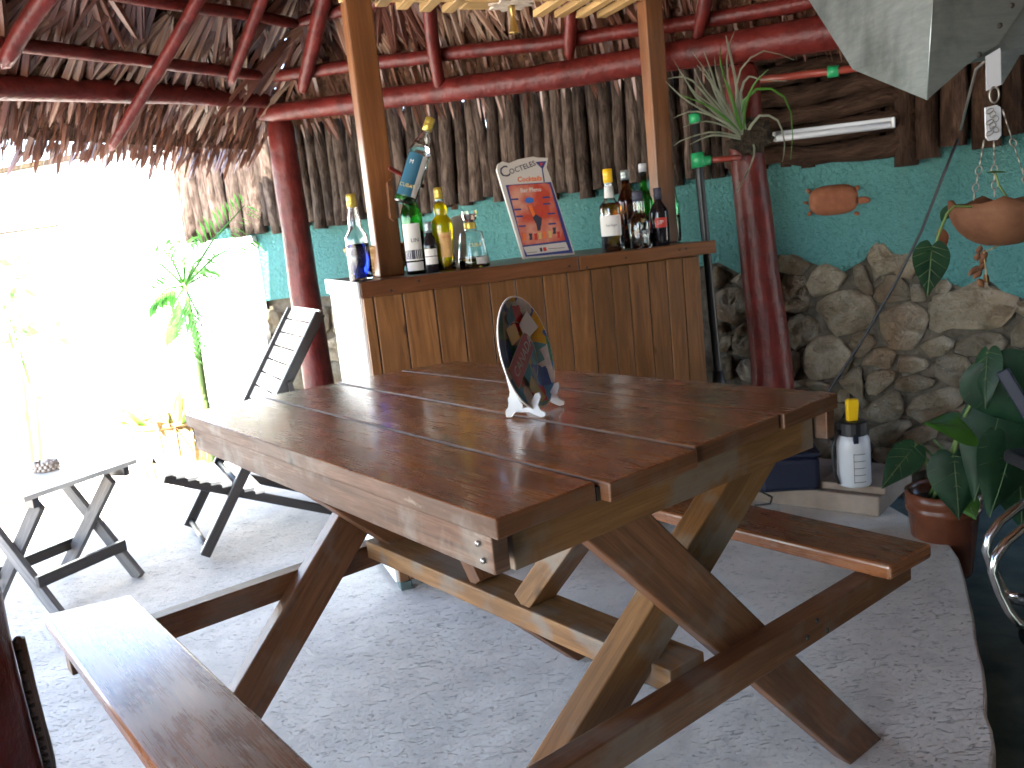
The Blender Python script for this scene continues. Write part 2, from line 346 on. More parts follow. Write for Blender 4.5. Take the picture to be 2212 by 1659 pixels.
M['board_white'] = mat('sign_white', (.5, .46, .42), .45); M['orange'] = mat('orange_ink', (.65, .14, .03), .5); M['navy'] = mat('navy_ink', (.03, .04, .16), .5); M['blue'] = mat('blue_ink', (.03, .12, .40), .5)
M['white_plastic'] = mat('white_plastic', (.48, .49, .52), .35); M['yellow_plastic'] = mat('yellow_plastic', (.75, .45, .01), .35); M['blue_dark'] = mat('dark_blue_plastic', (.006, .009, .024), .5)
M['screw'] = mat('screw_steel', (.22, .21, .2), .4, .9)
M['nail'] = mat('dark_nail', (.02, .016, .012), .6)

def text(name, body, o, xv, yv, size, m, parent, lift=0, bold=0, italic=0):
    """flat lettering: origin o, unit right xv, unit up yv, cap height ~ size"""
    c = bpy.data.curves.new(name, 'FONT'); c.body = body; c.size = size/.72; c.offset = bold; c.shear = italic; c.resolution_u = 2
    t = bpy.data.objects.new(name, c); COL.objects.link(t)
    bpy.context.view_layer.update(); me = bpy.data.meshes.new_from_object(t.evaluated_get(bpy.context.evaluated_depsgraph_get()))
    bpy.data.objects.remove(t); mb = MB(); nrm = nz(np.cross(xv, yv))
    V = [np.asarray(o)+np.asarray(xv)*v.co.x+np.asarray(yv)*v.co.y+nrm*lift for v in me.vertices]
    mb.add(V, [tuple(p.vertices) for p in me.polygons]); w = max([v.co.x for v in me.vertices] or [0]); bpy.data.meshes.remove(me)
    return obj(name, mb, m, parent), w
# ================================================================== SETTING
Lp, Rp = V3(-1.004, 4.51, 0), V3(1.028, 3.477, 0)
w = nz(Rp-Lp); n = V3(w[1], -w[0], 0)                     # along the back wall, and from it towards the viewer
Wp = Lp-.33*n
def WP(s, z, off=0): return Wp+w*s+n*off+Z*z
def BW(x, y, off=0): return PL(x, y, Wp+n*off, n)
# ground, floor slab, step
mb = MB(); mb.add([(-60, -60, -.135), (60, -60, -.135), (60, 60, -.135), (-60, 60, -.135)], [(0, 1, 2, 3)]); struct('ground', mb, M['sand'])
edge = [(1.25, 3.70), (1.20, 3.27), (1.30, 3.205), (1.345, 3.10), (1.375, 2.9), (1.372, 2.70), (1.345, 2.58), (1.25, 2.36), (1.07, 1.96), (.884, 1.572), (.40, .5), (-.15, -.72), (-2.1, -.9), (-2.85, 2.4), (-2.3, 5.05), (-.8, 4.75)]
jit = []
for i, (x, y) in enumerate(edge):
    x2, y2 = edge[(i+1) % len(edge)]; m_ = max(1, int(math.hypot(x2-x, y2-y)/.07)) if i < 10 else 1
    for q in range(m_):
        t = q/m_; jit.append((x+(x2-x)*t+R_.uniform(-.006, .006), y+(y2-y)*t+R_.uniform(-.006, .006)))
mb = MB(); mb.prism([(x, y, -.13) for x, y in jit], V3(0, 0, .13)); struct('floor', mb, M['floor'], .008)
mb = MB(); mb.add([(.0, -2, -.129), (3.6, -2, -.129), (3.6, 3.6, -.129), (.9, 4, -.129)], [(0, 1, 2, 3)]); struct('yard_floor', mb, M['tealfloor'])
a, b = G(1560, 1075), G(1900, 1118)
d = nz(b-a); bk = V3(-d[1], d[0], 0)
mb = MB(); mb.box(a, (b-a), bk*.42, Z*.075); struct('step', mb, M['step'], .008)
mb = MB(); mb.box(b-d*.22+bk*.03+Z*.0755, d*.235, bk*.3, Z*.028); struct('step_block', mb, M['step'], .006)
# ---- garden wall: mortar core, teal stucco, limestones
gw = thing('garden_wall', WP(0, -.13), 'long garden wall of limestone with rough teal stucco above, behind the bar', 'wall')
mb = MB(); mb.box(WP(-9, -.13, -.22), w*13.2, n*.22, Z*1.47); obj('mortar_core', mb, M['mortar'], gw)
low = [(1300, 600), (1450, 590), (1555, 566), (1600, 590), (1665, 548), (1710, 551), (1740, 562), (1770, 572), (1825, 586), (1868, 560), (1885, 530), (1910, 524), (1935, 552), (1972, 548), (1992, 562), (2010, 592), (2060, 613), (2090, 622), (2110, 602), (2140, 607), (2165, 628), (2212, 644)]
lowp = [(float((BW(*p)-Wp)@w), float(BW(*p)[2])) for p in low]
rs = random.Random(3)
lowp = [(-9+.3*i, .86+rs.uniform(-.05, .05)) for i in range(int((lowp[0][0]+9)/.3))]+lowp+[(lowp[-1][0]+.3*i, .82+rs.uniform(-.04, .04)) for i in range(1, 5)]
poly = [WP(s, z, .001) for s, z in lowp]+[WP(lowp[-1][0], 1.345, .001), WP(-9, 1.345, .001)]
mb = MB()
top = [WP(s, 1.345, .001) for s, z in lowp]; bot = [WP(s, z, .001) for s, z in lowp]
for i in range(len(lowp)-1):
    P = [bot[i], bot[i+1], top[i+1], top[i]]; Q = [p+n*.022 for p in P]
    mb.add(Q, [(0, 1, 2, 3)]); mb.add([P[0], P[1], Q[1], Q[0]], [(0, 1, 2, 3)]); mb.add([P[3], P[2], Q[2], Q[3]], [(3, 2, 1, 0)])
obj('stucco', mb, M['plaster'], gw)
z7 = lambda L_: [(1670.5+x*.2448, 518.4+y*.2448) for x, y in L_]
z8 = lambda L_: [(1728+x*.3299, 720+y*.3299) for x, y in L_]
zu = lambda L_: [(1520.7+x*.1736, 576+y*.1736) for x, y in L_]
ST = [z7(q) for q in (
 [(55,130),(140,120),(260,140),(325,215),(310,290),(200,300),(80,290)],
 [(85,330),(160,310),(270,330),(310,470),(345,590),(220,625),(115,630),(90,500)],
 [(365,230),(480,215),(560,240),(640,310),(620,420),(500,450),(385,525),(305,390),(360,340)],
 [(400,560),(520,480),(680,440),(840,500),(905,620),(890,730),(760,780),(620,845),(510,800),(480,710),(390,640)],
 [(930,690),(1060,600),(1200,550),(1330,590),(1360,680),(1310,830),(1230,950),(1060,950),(960,820)],
 [(820,130),(900,30),(980,20),(1030,110),(1090,150),(1220,80),(1250,330),(1130,330),(1060,270),(960,290),(900,370),(880,220)],
 [(690,230),(790,170),(830,300),(890,450),(830,480),(740,420),(730,330)],
 [(970,330),(1080,310),(1170,370),(1210,510),(1050,555),(895,530),(920,440)],
 [(1210,390),(1270,360),(1340,480),(1350,540),(1230,530)],
 [(1400,520),(1560,470),(1700,440),(1830,420),(2000,450),(2170,530),(2080,650),(2000,750),(1830,780),(1600,760),(1480,820),(1395,780),(1390,620)],
 [(1440,400),(1520,330),(1590,380),(1560,450),(1440,480)],
 [(1650,430),(1760,340),(1880,340),(1920,440),(1820,420),(1720,450)],
 [(135,700),(280,650),(390,720),(440,800),(330,870),(230,965),(130,930)],
 [(360,870),(460,830),(580,860),(640,940),(700,1010),(630,1160),(540,1190),(340,1220),(255,1080),(280,960)],
 [(660,870),(740,800),(850,810),(910,890),(870,960),(790,1050),(720,1030)],
 [(900,950),(1000,940),(1075,970),(1065,1100),(1010,1125),(900,1100),(800,1105),(790,1070),(870,1010)],
 [(1370,880),(1480,840),(1590,860),(1590,920),(1510,970),(1420,1060),(1340,970),(1280,950)],
 [(1610,920),(1760,840),(1940,800),(2060,880),(2030,960),(1900,990),(1740,1015),(1610,1000)],
 [(1100,1030),(1210,1010),(1390,1070),(1340,1130),(1150,1185),(1110,1120)],
 [(1430,1060),(1560,1000),(1680,1020),(1760,1110),(1780,1240),(1740,1310),(1600,1280),(1450,1200)],
 [(830,1200),(960,1140),(1105,1150),(1060,1240),(950,1330),(870,1385),(815,1290)],
 [(1090,1220),(1250,1190),(1400,1210),(1440,1260),(1330,1320),(1130,1345),(1085,1290)],
 [(580,1260),(660,1170),(760,1110),(815,1230),(770,1340),(840,1420),(790,1480),(740,1380),(640,1300)],
 [(850,1450),(950,1390),(1080,1320),(1140,1420),(1135,1560),(1000,1600),(860,1590),(835,1520)],
 [(1190,1500),(1240,1400),(1400,1350),(1530,1290),(1680,1330),(1690,1390),(1600,1480),(1430,1540),(1330,1620),(1290,1560),(1200,1550)],
 [(1700,1350),(1790,1300),(1830,1350),(1820,1410),(1740,1405)], [(2100,560),(2250,520),(2250,680),(2130,640)],
 [(2080,860),(2212,690),(2300,760),(2280,900),(2110,950)], [(2120,960),(2250,950),(2250,1090),(2140,1050)],
 [(145,980),(230,990),(240,1100),(230,1200),(140,1210)], [(150,1240),(300,1230),(480,1250),(490,1320),(140,1290)],
 [(540,1300),(660,1330),(690,1400),(600,1460),(560,1400)], [(320,1500),(560,1450),(640,1440),(610,1560),(480,1640),(310,1640)],
 [(150,1320),(300,1330),(300,1480),(160,1500)], [(330,1340),(520,1350),(540,1430),(330,1480)])]
ST += [z8(q) for q in (
 [(460,640),(560,590),(700,560),(730,580),(640,690),(520,740),(450,700)], [(690,650),(800,600),(900,600),(910,650),(830,700),(740,745),(690,700)],
 [(610,870),(700,780),(830,740),(940,780),(890,850),(760,900),(640,920)], [(870,700),(920,680),(1040,740),(980,790)],
 [(560,930),(720,890),(790,930),(800,1040),(660,1070),(560,1020)], [(940,530),(1070,460),(1130,440),(1140,540),(1010,600)],
 [(480,760),(600,740),(620,790),(540,850),(480,830)], [(820,900),(940,860),(960,960),(860,1020),(800,990)],
 [(1170,1110),(1280,1060),(1440,1110),(1460,1180),(1300,1310),(1180,1300)], [(1150,900),(1290,880),(1330,980),(1180,1020)], [(640,1100),(760,1090),(820,1140),(720,1190)],
 [(1180,480),(1300,440),(1340,560),(1220,600)], [(1370,360),(1480,340),(1500,480),(1390,500)], [(1240,640),(1400,620),(1430,740),(1260,760)], [(1360,800),(1480,790),(1480,930),(1380,950)],
 [(1000,830),(1120,800),(1140,900),(1020,930)], [(960,980),(1100,950),(1130,1060),(980,1090)], [(250,760),(440,740),(450,860),(260,880)], [(60,700),(220,690),(230,850),(60,860)])]
ST += [zu(q) for q in (
 [(100,30),(180,0),(290,40),(280,200),(150,280),(105,200)], [(340,180),(430,110),(560,0),(560,300),(450,230)],
 [(120,370),(280,270),(480,280),(570,400),(580,600),(400,710),(200,630),(130,500)], [(400,790),(480,710),(600,700),(620,900),(600,1100),(390,1120),(350,1000)],
 [(180,930),(320,840),(390,880),(330,1030),(210,1060)], [(420,1180),(560,1150),(620,1250),(640,1440),(480,1400),(410,1280)],
 [(200,1090),(330,1120),(360,1380),(230,1400)], [(150,720),(240,680),(280,790),(180,830)], [(600,60),(900,60),(900,420),(610,420)], [(640,500),(900,500),(960,760),(660,800)], [(660,880),(960,860),(980,1180),(680,1200)], [(690,1260),(980,1240),(980,1440),(700,1440)])]
rs = random.Random(21)
def chaikin(P, k=1):
    for _ in range(k):
        Q = []
        for i in range(len(P)):
            a, b = P[i], P[(i+1) % len(P)]; Q += [a*.78+b*.22, a*.22+b*.78]
        P = Q
    return P
def make_stone(P, dep):
    """irregular rock: outline ring at the mortar, shoulder ring, lumpy top"""
    P = [np.asarray(p, float) for p in P]; c = sum(P)/len(P)
    size = np.mean([np.linalg.norm(p-c) for p in P])
    Q = []
    for i in range(len(P)):
        a_, b_ = P[i], P[(i+1) % len(P)]; k_ = max(1, int(np.linalg.norm(b_-a_)/.035))
        for j in range(k_): Q.append(a_+(b_-a_)*(j+.5*rs.random())/k_)
    P = Q; m_ = len(P); mb = MB(); V = []
    rings = [(1.02, -.01), (1.0, dep*.45), (.9, dep*.82), (.6, dep*1.0), (.3, dep*1.05)]
    tilt = w*rs.uniform(-.25, .25)+Z*rs.uniform(-.2, .3)
    for k_, h in rings:
        for p in P:
            q = c+(p-c)*k_; hh = h+((q-c)@tilt)*.35*(h > 0)+(rs.uniform(-.012, .012)*(h > 0))
            V.append(q+n*hh+(w*rs.uniform(-1, 1)+Z*rs.uniform(-1, 1))*.004)
    V.append(c+n*(dep*1.05)); F = []
    for r_ in range(len(rings)-1):
        for i in range(m_): F.append((r_*m_+i, r_*m_+(i+1) % m_, (r_+1)*m_+(i+1) % m_, (r_+1)*m_+i))
    t_ = (len(rings)-1)*m_
    for i in range(m_): F.append((t_+i, t_+(i+1) % m_, len(V)-1))
    nrm = np.cross(V[1]-V[0], V[m_]-V[0])
    mb.add(V, F if sum(np.cross(P[i]-c, P[(i+1) % m_]-c)@n for i in range(m_)) > 0 else [f[::-1] for f in F], None, 0, True)
    return mb
for q in ST:
    P = [BW(*p) for p in q]; c_ = sum(P)/len(P); P = [c_+(p-c_)*1.09 for p in P]; obj('stone', make_stone(P, rs.uniform(.026, .044)), M['stone'], gw)
s0 = float((BW(1548, 700)-Wp)@w)
for row in range(6):                                       # stones of the stretches beside and behind the bar
    s = -3.0+rs.random()*.1; zz = -.1+row*.158
    while s < s0-.05:
        l = rs.uniform(.13, .25)
        if s+l > s0: break
        c0 = [(0, 0), (.5, -.06), (1, 0), (1.04, .5), (1, 1), (.5, 1.06), (0, 1), (-.04, .5)]
        P = [WP(s+.012+(l-.024)*x+rs.uniform(-.014, .014), zz+.135*y+rs.uniform(-.014, .014)) for x, y in c0]
        obj('stone', make_stone(P, rs.uniform(.03, .055)), M['stone'], gw); s += l
# ---- pole fence above the wall
pf = thing('pole_fence', WP(0, 1.26), 'screen of crooked grey upright poles along the top of the teal wall', 'fence')
def pole(s, z0, z1, r, name='pole', m='pole', off=.05, lean=0):
    mb = MB(); K = 9; ph = rs.random()*6; pts, rr = [], []; am = rs.uniform(.003, .008)
    for i in range(K):
        t = i/(K-1); pts.append(WP(s+lean*t+am*math.sin(ph+t*5)+rs.uniform(-.003, .003), z0+(z1-z0)*t, off+.008*math.cos(ph+t*4)))
        rr.append(r*(1.06-.16*t)*rs.uniform(.93, 1.07))
    mb.tube(pts, rr, 9); obj(name, mb, M[m], pf)
s = -1.02
while s < 2.14:
    r = rs.uniform(.024, .038); pole(s, 1.295+rs.uniform(-.05, .02), 1.86+rs.uniform(-.05, .07) if s > -.9 else 1.80+rs.uniform(-.04, .07), r, lean=rs.uniform(-.02, .02), off=.055+rs.uniform(-.01, .02))
    s += r*2*rs.uniform(.88, 1.06)
s = -1.1
while s < 3.8:
    r = rs.uniform(.032, .042); pole(s, 1.30+rs.uniform(-.03, .02), 1.80+rs.uniform(-.03, .05), r, off=-.01, m='log'); s += r*2*rs.uniform(.92, 1.1)+(.02 if rs.random() < .1 else 0)  # darker back row puts shade into the gaps between the poles
s = 2.80
while s < 3.9:
    r = rs.uniform(.035, .048); pole(s, 1.265+rs.uniform(-.03, .05), 2.5, r, m='log', off=.07); s += 2*r*rs.uniform(1.0, 1.12)  # run up high to shut out sky light above the wall
for k_, zz in enumerate((1.325, 1.41, 1.49, 1.565, 1.645, 1.725, 1.80, 1.88, 1.96, 2.04, 2.12)):  # upper logs added to shut out sky light
    mb = MB(); pts = [WP(2.12+.72*t, zz+rs.uniform(-.012, .012)+.01*math.sin(7*t+k_), .06) for t in np.linspace(0, 1, 8)]
    mb.tube(pts, [rs.uniform(.036, .047) for _ in pts], 9); obj('horizontal_pole', mb, M['log'], pf)
mb = MB(); mb.box(WP(2.06, 1.30, -.075), w*1.9, n*.02, Z*1.15); obj('light_leak_board', mb, M['log'], pf)  # added behind the logs to block light leaking between them
for zz in (1.42, 1.72):
    mb = MB(); mb.tube([WP(-1.1, zz, -.05), WP(4, zz, -.05)], .018, 6); obj('rail', mb, M['log'], pf)
ww = thing('whitewash_glare_wall', WP(-5, -.13), 'whitewashed garden wall with a thin tile coping, its low end whitened to stand for sun glare', 'wall')
mb = MB(); mb.box(WP(-9, -.13, .03), w*7.97, n*.04, Z*1.96); obj('wall_face', mb, M['white'], ww)
mb = MB(); mb.box(WP(-1.029, -.13, .03), w*.49, n*.04, Z*1.385); obj('wall_face', mb, M['white'], ww)  # white panel over the sunlit stones stands for their glare
mb = MB(); mb.box(WP(-9.02, 1.831, .0), w*8.0, n*.11, Z*.03); obj('coping', mb, M['coping'], ww, .004)
mb = MB(); mb.box(WP(-3.4, 1.45, .0705), w*1.3, n*.012, Z*.014); obj('ledge', mb, M['coping'], ww)
# ---- unseen house walls and roof, added to keep light off the right side
hw = thing('house', V3(2.4, -1.5, -.13), 'unseen dark house corner with porch roof, added to keep light off the right side', 'house')
mb = MB(); mb.box(V3(2.35, -1.9, -.13), V3(0, 4.6, 0), V3(.2, 0, 0), Z*2.9); obj('wall', mb, M['mortar'], hw)
mb = MB(); mb.box(V3(-1.3, -2.1, -.13), V3(3.65, 0, 0), V3(0, .2, 0), Z*2.9); obj('wall', mb, M['mortar'], hw)
mb = MB(); mb.box(V3(.75, -1.9, 2.45), V3(1.8, 0, 0), V3(0, 5.9, 0), Z*.1); obj('light_block_roof', mb, M['log'], hw)
# ================================================================== PALAPA: posts, beams, rafters, thatch
APEX = V3(.055, 3.02, 3.25); HB = 1.90
pal = thing('palapa_shelter', V3(-.9, 1.42, 0), 'open palm thatched shelter with glossy oxide red log posts and beams', 'shelter')
sl, sw = .85, 1.68                                        # slopes: left plane rises along w, wall plane rises along n
uL, uW = w+Z*sl, n+Z*sw
nL, nW = nz(np.cross(n, uL)), nz(np.cross(uW, w))
if nL[2] > 0: nL = -nL
if nW[2] > 0: nW = -nW
P0 = Lp+Z*HB
def log(name, pts, r, m='red', k=10, knots=True):
    out, rr = [], []; pts = [np.asarray(p, float) for p in pts]
    if not hasattr(r, '__len__'): r = [r]*len(pts)
    for i in range(len(pts)-1):
        L_ = np.linalg.norm(pts[i+1]-pts[i]); q = max(2, int(L_/.16))
        for j in range(q+(i == len(pts)-2)):
            t = j/q; out.append(lerp(pts[i], pts[i+1], t)+np.array([rs.uniform(-1, 1) for _ in range(3)])*.006); rr.append((r[i]*(1-t)+r[i+1]*t)*rs.uniform(.93, 1.07))
    mb = MB(); mb.tube(out, rr, k)
    return obj(name, mb, M[m], pal, sub=1)
log('post', [YD(678, 760, 4.51)*[1, 1, 0]+V3(.012, 0, 0), YD(678, 760, 4.51), YD(640, 500, 4.51), YD(603, 235, 4.51)], [.092, .084, .076, .07])
log('post', [YD(1672, 850, 3.5)*[1, 1, 0], YD(1672, 850, 3.5), YD(1657, 700, 3.5), YD(1632, 500, 3.5), YD(1613, 310, 3.5), YD(1604, 120, 3.5)], [.10, .092, .084, .078, .068, .066])
log('post', [V3(-.955, 1.30, 0), V3(-.955, 1.30, 1.2), V3(-.93, 1.32, 3.2)], [.125, .118, .10])
BP = Lp+n*.07
log('beam', [PL(*p, BP, n) for p in ((548, 250), (700, 230), (900, 205), (1100, 178), (1300, 147), (1500, 116), (1700, 86), (1850, 60), (2100, 20))], [.044, .048, .052, .055, .058, .061, .065, .065, .062])
log('beam', [PL(*p, Lp, w) for p in ((-500, 172), (0, 187), (300, 199), (588, 214))], [.052, .05, .048, .044])
def onL(p, off=0): return PL(*p, P0+nL*off, nL)
def onW(p, off=0): return PL(*p, P0+nW*off, nW)
log('purlin', [onL((-250, 72), .075), onL((30, 98), .075), onL((300, 130), .075), onL((570, 163), .075)], .026)
log('purlin', [onW((560, 168), .075), onW((800, 136), .075), onW((1100, 104), .075), onW((1400, 62), .075), onW((1800, -5), .075)], .03)
log('purlin', [onL((200, -20), .075), onL((330, 2), .075), onL((520, 30), .075), onL((650, 52), .075)], .026)
log('purlin', [onW((635, 54), .075), onW((745, 20), .075), onW((1000, -40), .075)], .026)
for a, b, rr, f in (((85, 0), (3, 150), .034, onL), ((424, 0), (236, 332), .026, onL), ((563, 0), (494, 192), .027, onL), ((696, 0), (648, 206), .036, onW), ((924, 15), (956, 222), .033, onW), ((1240, -60), (1232, 140), .03, onW), ((1560, -140), (1500, 100), .03, onW)):
    pb, pa = f(b, .135), f(a, .135); log('rafter', [pb, pa, lerp(pa, APEX+Z*-.12, .6)], [rr*.9, rr, rr*1.05])
# thatch bed: three slabs
ah = float((APEX-Lp)@n); bh = float((APEX-Lp)@w)
def LPt(a, t, off=0): return P0+n*a+uL*t+nL*off
def WPt(b, s, off=0): return P0+w*b+uW*s+nW*off
tmax = bh+.05
RP0 = P0+w*2*bh; uR = -w+Z*sl; nR = nL-2*w*(nL@w)
def slab(P, nrm):
    mb = MB(); mb.prism([p-nrm*.02 for p in P], -nrm*.16); return obj('thatch_bed', mb, M['thatch'], pal)
slab([LPt(-.08, -.27), LPt(7.0, -.27), LPt(7.0, tmax), LPt(ah, tmax)], nL)  # roof run on far behind the camera to keep direct sun off the table
slab([WPt(-.15, -.085), WPt(2*bh+.15, -.085), WPt(bh, ah)], nW)
slab([RP0+n*-.15+uR*-.3, RP0+n*7.0+uR*-.3, RP0+n*7.0+uR*tmax, RP0+n*ah+uR*tmax], nR)
# palm fronds
def frond_mesh(seed, length=.55, nb=16, spread=62):
    r = random.Random(seed); mb = MB()
    for i in range(nb):
        a = math.radians(-spread/2+spread*i/(nb-1)+r.uniform(-2.5, 2.5)); L_ = length*(.8+.25*math.cos(a*1.6))*r.uniform(.82, 1.08)
        d = V3(math.sin(a), math.cos(a), 0); sd_ = V3(math.cos(a), -math.sin(a), 0); dr = r.uniform(-.04, .035); tw = r.uniform(-.5, .5); pts = []
        base = r.uniform(0, .03); wd = .0165*r.uniform(.8, 1.4)*length/.55
        for t, wf in ((0, .25), (.3, .9), (.65, 1.0), (.9, .7), (1, .12)):
            c = d*(.03+L_*t)+Z*(base+dr*t*t+r.uniform(-.004, .004)); s2 = sd_*math.cos(tw*t)+Z*math.sin(tw*t)
            pts.append((c-s2*wd*wf, c+Z*wd*wf*.8, c+s2*wd*wf))
        V = [p for q in pts for p in q]; F, U = [], []
        for k_ in range(4):
            for j in (0, 1):
                F.append((k_*3+j, k_*3+j+1, k_*3+j+4, k_*3+j+3)); u0, u1 = k_*.1, k_*.1+.1; v0 = i*.05+j*.02
                U.append([(u0, v0), (u0, v0+.02), (u1, v0+.02), (u1, v0)])
        mb.add(V, F, U)
    mb.tube([V3(0, -.12, .005), V3(0, .03, .012)], .008, 6)
    me_o = obj('palm_frond', mb, M['frond'], pal, raw=True); return me_o
FR = [frond_mesh(50+i, .5 if i < 4 else .42, 17, (58, 70, 46, 80, 60, 38)[i]) for i in range(6)]
frond_n = 0
def put_frond(P, down, nrm, scale=1, roll=0):
    """P hub position, down: direction of the tips, nrm: towards the room"""
    global frond_n
    src = FR[frond_n % 6] if frond_n < 6 else FR[rs.randrange(6)]
    o = src if frond_n < 6 else src.copy()
    if frond_n >= 6: COL.objects.link(o); o.parent = pal
    frond_n += 1
    y = nz(down); z = nz(nrm-y*(nrm@y)); c, s_ = math.cos(roll), math.sin(roll); x = np.cross(y, z); y, x = y*c+x*s_, x*c-y*s_
    p = P-ROOT[pal.name]
    o.matrix_local = Matrix(((x[0]*scale, y[0]*scale, z[0]*scale, p[0]), (x[1]*scale, y[1]*scale, z[1]*scale, p[1]), (x[2]*scale, y[2]*scale, z[2]*scale, p[2]), (0, 0, 0, 1)))
for row, t in enumerate(np.arange(.24, 1.7, .18)):
    a = .5*t*ah/tmax*2-.15
    while a < 2.75+.25*t:
        put_frond(LPt(a+rs.uniform(-.05, .05), t+rs.uniform(-.06, .06), -.005+.012*(row % 2)), -uL, nL+np.array([rs.uniform(-.15, .15) for _ in range(3)]), rs.uniform(.85, 1.15), rs.uniform(-.3, .3)); a += rs.uniform(.17, .25)
for row, s in enumerate(np.arange(.27, .84, .08)):
    b = 1.95*s-.1
    while b < 3.3-1.6*s:
        put_frond(WPt(b+rs.uniform(-.05, .05), s+rs.uniform(-.03, .03), -.005+.012*(row % 2)), -uW, nW+np.array([rs.uniform(-.15, .15) for _ in range(3)]), rs.uniform(.85, 1.15), rs.uniform(-.35, .35)); b += rs.uniform(.17, .25)
# eave fringes: hanging leaf ends too fine to pick apart
mb = MB()
def fringe(P, down, along):
    l = rs.uniform(.06, .16); wd = rs.uniform(.005, .011); d = nz(nz(down)+Z*-rs.uniform(.1, .8)+along*rs.uniform(-.25, .25)); s_ = nz(np.cross(d, [rs.uniform(-1, 1), rs.uniform(-1, 1), .3]))
    mb.add([P-s_*wd, P+s_*wd, P+d*l*.7+s_*wd*.8, P+d*l, P+d*l*.7-s_*wd*.8], [(0, 1, 2, 3, 4)], [[(0, 0), (0, .02), (.2, .02), (.3, .01), (.2, 0)]])
for i in range(2600):
    fringe(LPt(rs.uniform(-.1, 3.0), rs.uniform(-.30, .02), rs.uniform(-.06, .01)), -uL, n)
for i in range(900):
    fringe(WPt(rs.uniform(-.15, 3.2), rs.uniform(-.085, .08), rs.uniform(-.06, .015)), -uW, w)
o = obj('eave_fringe', mb, M['frond'], pal); o['kind'] = 'stuff'
# ================================================================== PICNIC TABLE
TC, tx, ty = V3(-.0913, 1.6027, 0), V3(.6166, -.7873, 0), V3(.7873, .6166, 0)
ZT, ZB = .836, .488
def T(x, y, z=0): return TC+x*tx+y*ty+Z*z
pt = thing('picnic_table', T(0, 0), 'varnished red brown plank picnic table with crossed legs and two attached benches', 'table')
# boards of the top, from edge to edge
eL = [(-.577, -.331), (-.596, -.147), (-.575, .031), (-.555, .203), (-.525, .352)]
eR = [(.560, -.357), (.555, -.190), (.549, -.006), (.541, .212), (.535, .377)]
th = .026
def vec2(a, b, t): return (a[0]*(1-t)+b[0]*t, a[1]*(1-t)+b[1]*t)
for i in range(4):
    g0, g1 = (.0 if i == 0 else .0035), (.0 if i == 3 else .0035)
    a0, a1, b0, b1 = eL[i], eL[i+1], eR[i], eR[i+1]; sh = (-.012, .006, -.004, 0)[i]
    q = [(a0[0], a0[1]+g0), (b0[0]+sh, b0[1]+g0), (b1[0]+sh, b1[1]-g1), (a1[0], a1[1]-g1)]
    dz = (.0, -.0006, .0, -.0004)[i]
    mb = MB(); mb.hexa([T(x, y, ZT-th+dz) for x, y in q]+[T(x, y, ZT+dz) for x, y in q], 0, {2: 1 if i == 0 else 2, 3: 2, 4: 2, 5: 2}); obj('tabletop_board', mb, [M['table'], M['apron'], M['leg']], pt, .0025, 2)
for i in (1, 2, 3):                                       # battens closing the gaps from below
    mb = MB(); mb.bar(T(eL[i][0]+.012, eL[i][1], ZT-.0165), T(eR[i][0]-.012, eR[i][1], ZT-.0165), .006, .018); obj('gap_batten', mb, M['nail'], pt)
for sgn, y0, y1 in ((-1, -.331, -.357), (1, .352, .377)):
    mb = MB(); mb.bar(T(-.545, y0-sgn*.016, ZT-th-.0245), T(.53, y1-sgn*.016, ZT-th-.0245), .024, .048); obj('apron', mb, M['apron'] if sgn < 0 else M['leg'], pt, .002)
for x in (.50, -.50):
    mb = MB(); mb.bar(T(x, -.31, ZT-th-.031), T(x, .335, ZT-th-.031), .026, .06); obj('end_rail', mb, M['pale'] if x > 0 else M['leg'], pt, .002)
for x in (.0,):
    mb = MB(); mb.bar(T(x, -.31, ZT-th-.025), T(x, .335, ZT-th-.025), .05, .048); obj('centre_rail', mb, M['leg'], pt, .002)
for x, z in ((.505, .797), (.512, .777), (-.53, .80), (-.525, .785)):
    mb = MB(); p = T(x, -.331-.0242*(x+.545)/1.075-.0005, z); mb.lathe([(.0, .0025), (.0035, .002), (.004, 0)], p, -ty, 10); obj('screw', mb, M['screw'], pt)
# crossed legs: each frame leans out a little towards the ends of the top
def xz(sx, z): return sx*(.375+.122*z)
def leg(sx, y0, z0, y1, z1, off, m):
    a, b = T(xz(sx, z0)+sx*off, y0, z0), T(xz(sx, z1)+sx*off, y1, z1)
    nrm = nz(tx*sx-Z*.122); mb = MB(); d = nz(b-a); side = nz(np.cross(nrm, d)); W, t_ = .088, .042
    def cut(p, zc):                                        # slide along the leg to height zc
        return p+d*((zc-p[2])/d[2])
    P = []
    for zc in (z0, z1):
        for s1, s2 in ((-1, -1), (1, -1), (1, 1), (-1, 1)): P.append(cut(a+side*s1*W/2+nrm*s2*t_/2, zc))
    F = [(3, 2, 1, 0), (4, 5, 6, 7), (0, 1, 5, 4), (1, 2, 6, 5), (2, 3, 7, 6), (3, 0, 4, 7)]; ru = R_.random()*9
    U = [[(ru+(p-a)@d, ru+1.1*((p-a)@side)+.9*((p-a)@nrm)+.2*k_) for p in (P[i] for i in f)] for k_, f in enumerate(F)]
    c = sum(P)/8
    for k_, f in enumerate(F):
        nn = np.cross(P[f[1]]-P[f[0]], P[f[2]]-P[f[0]])
        if nn@(sum(P[i] for i in f)/4-c) < 0: F[k_] = f[::-1]; U[k_] = U[k_][::-1]
    mb.add(P, F, U); return obj('leg', mb, M[m], pt, .003)
leg(1, .635, 0, -.155, .783, .021, 'leg'); leg(1, -.60, 0, .30, .783, -.021, 'pale')
leg(-1, .565, 0, -.24, .783, -.021, 'leg'); leg(-1, -.60, 0, .235, .783, .021, 'leg')
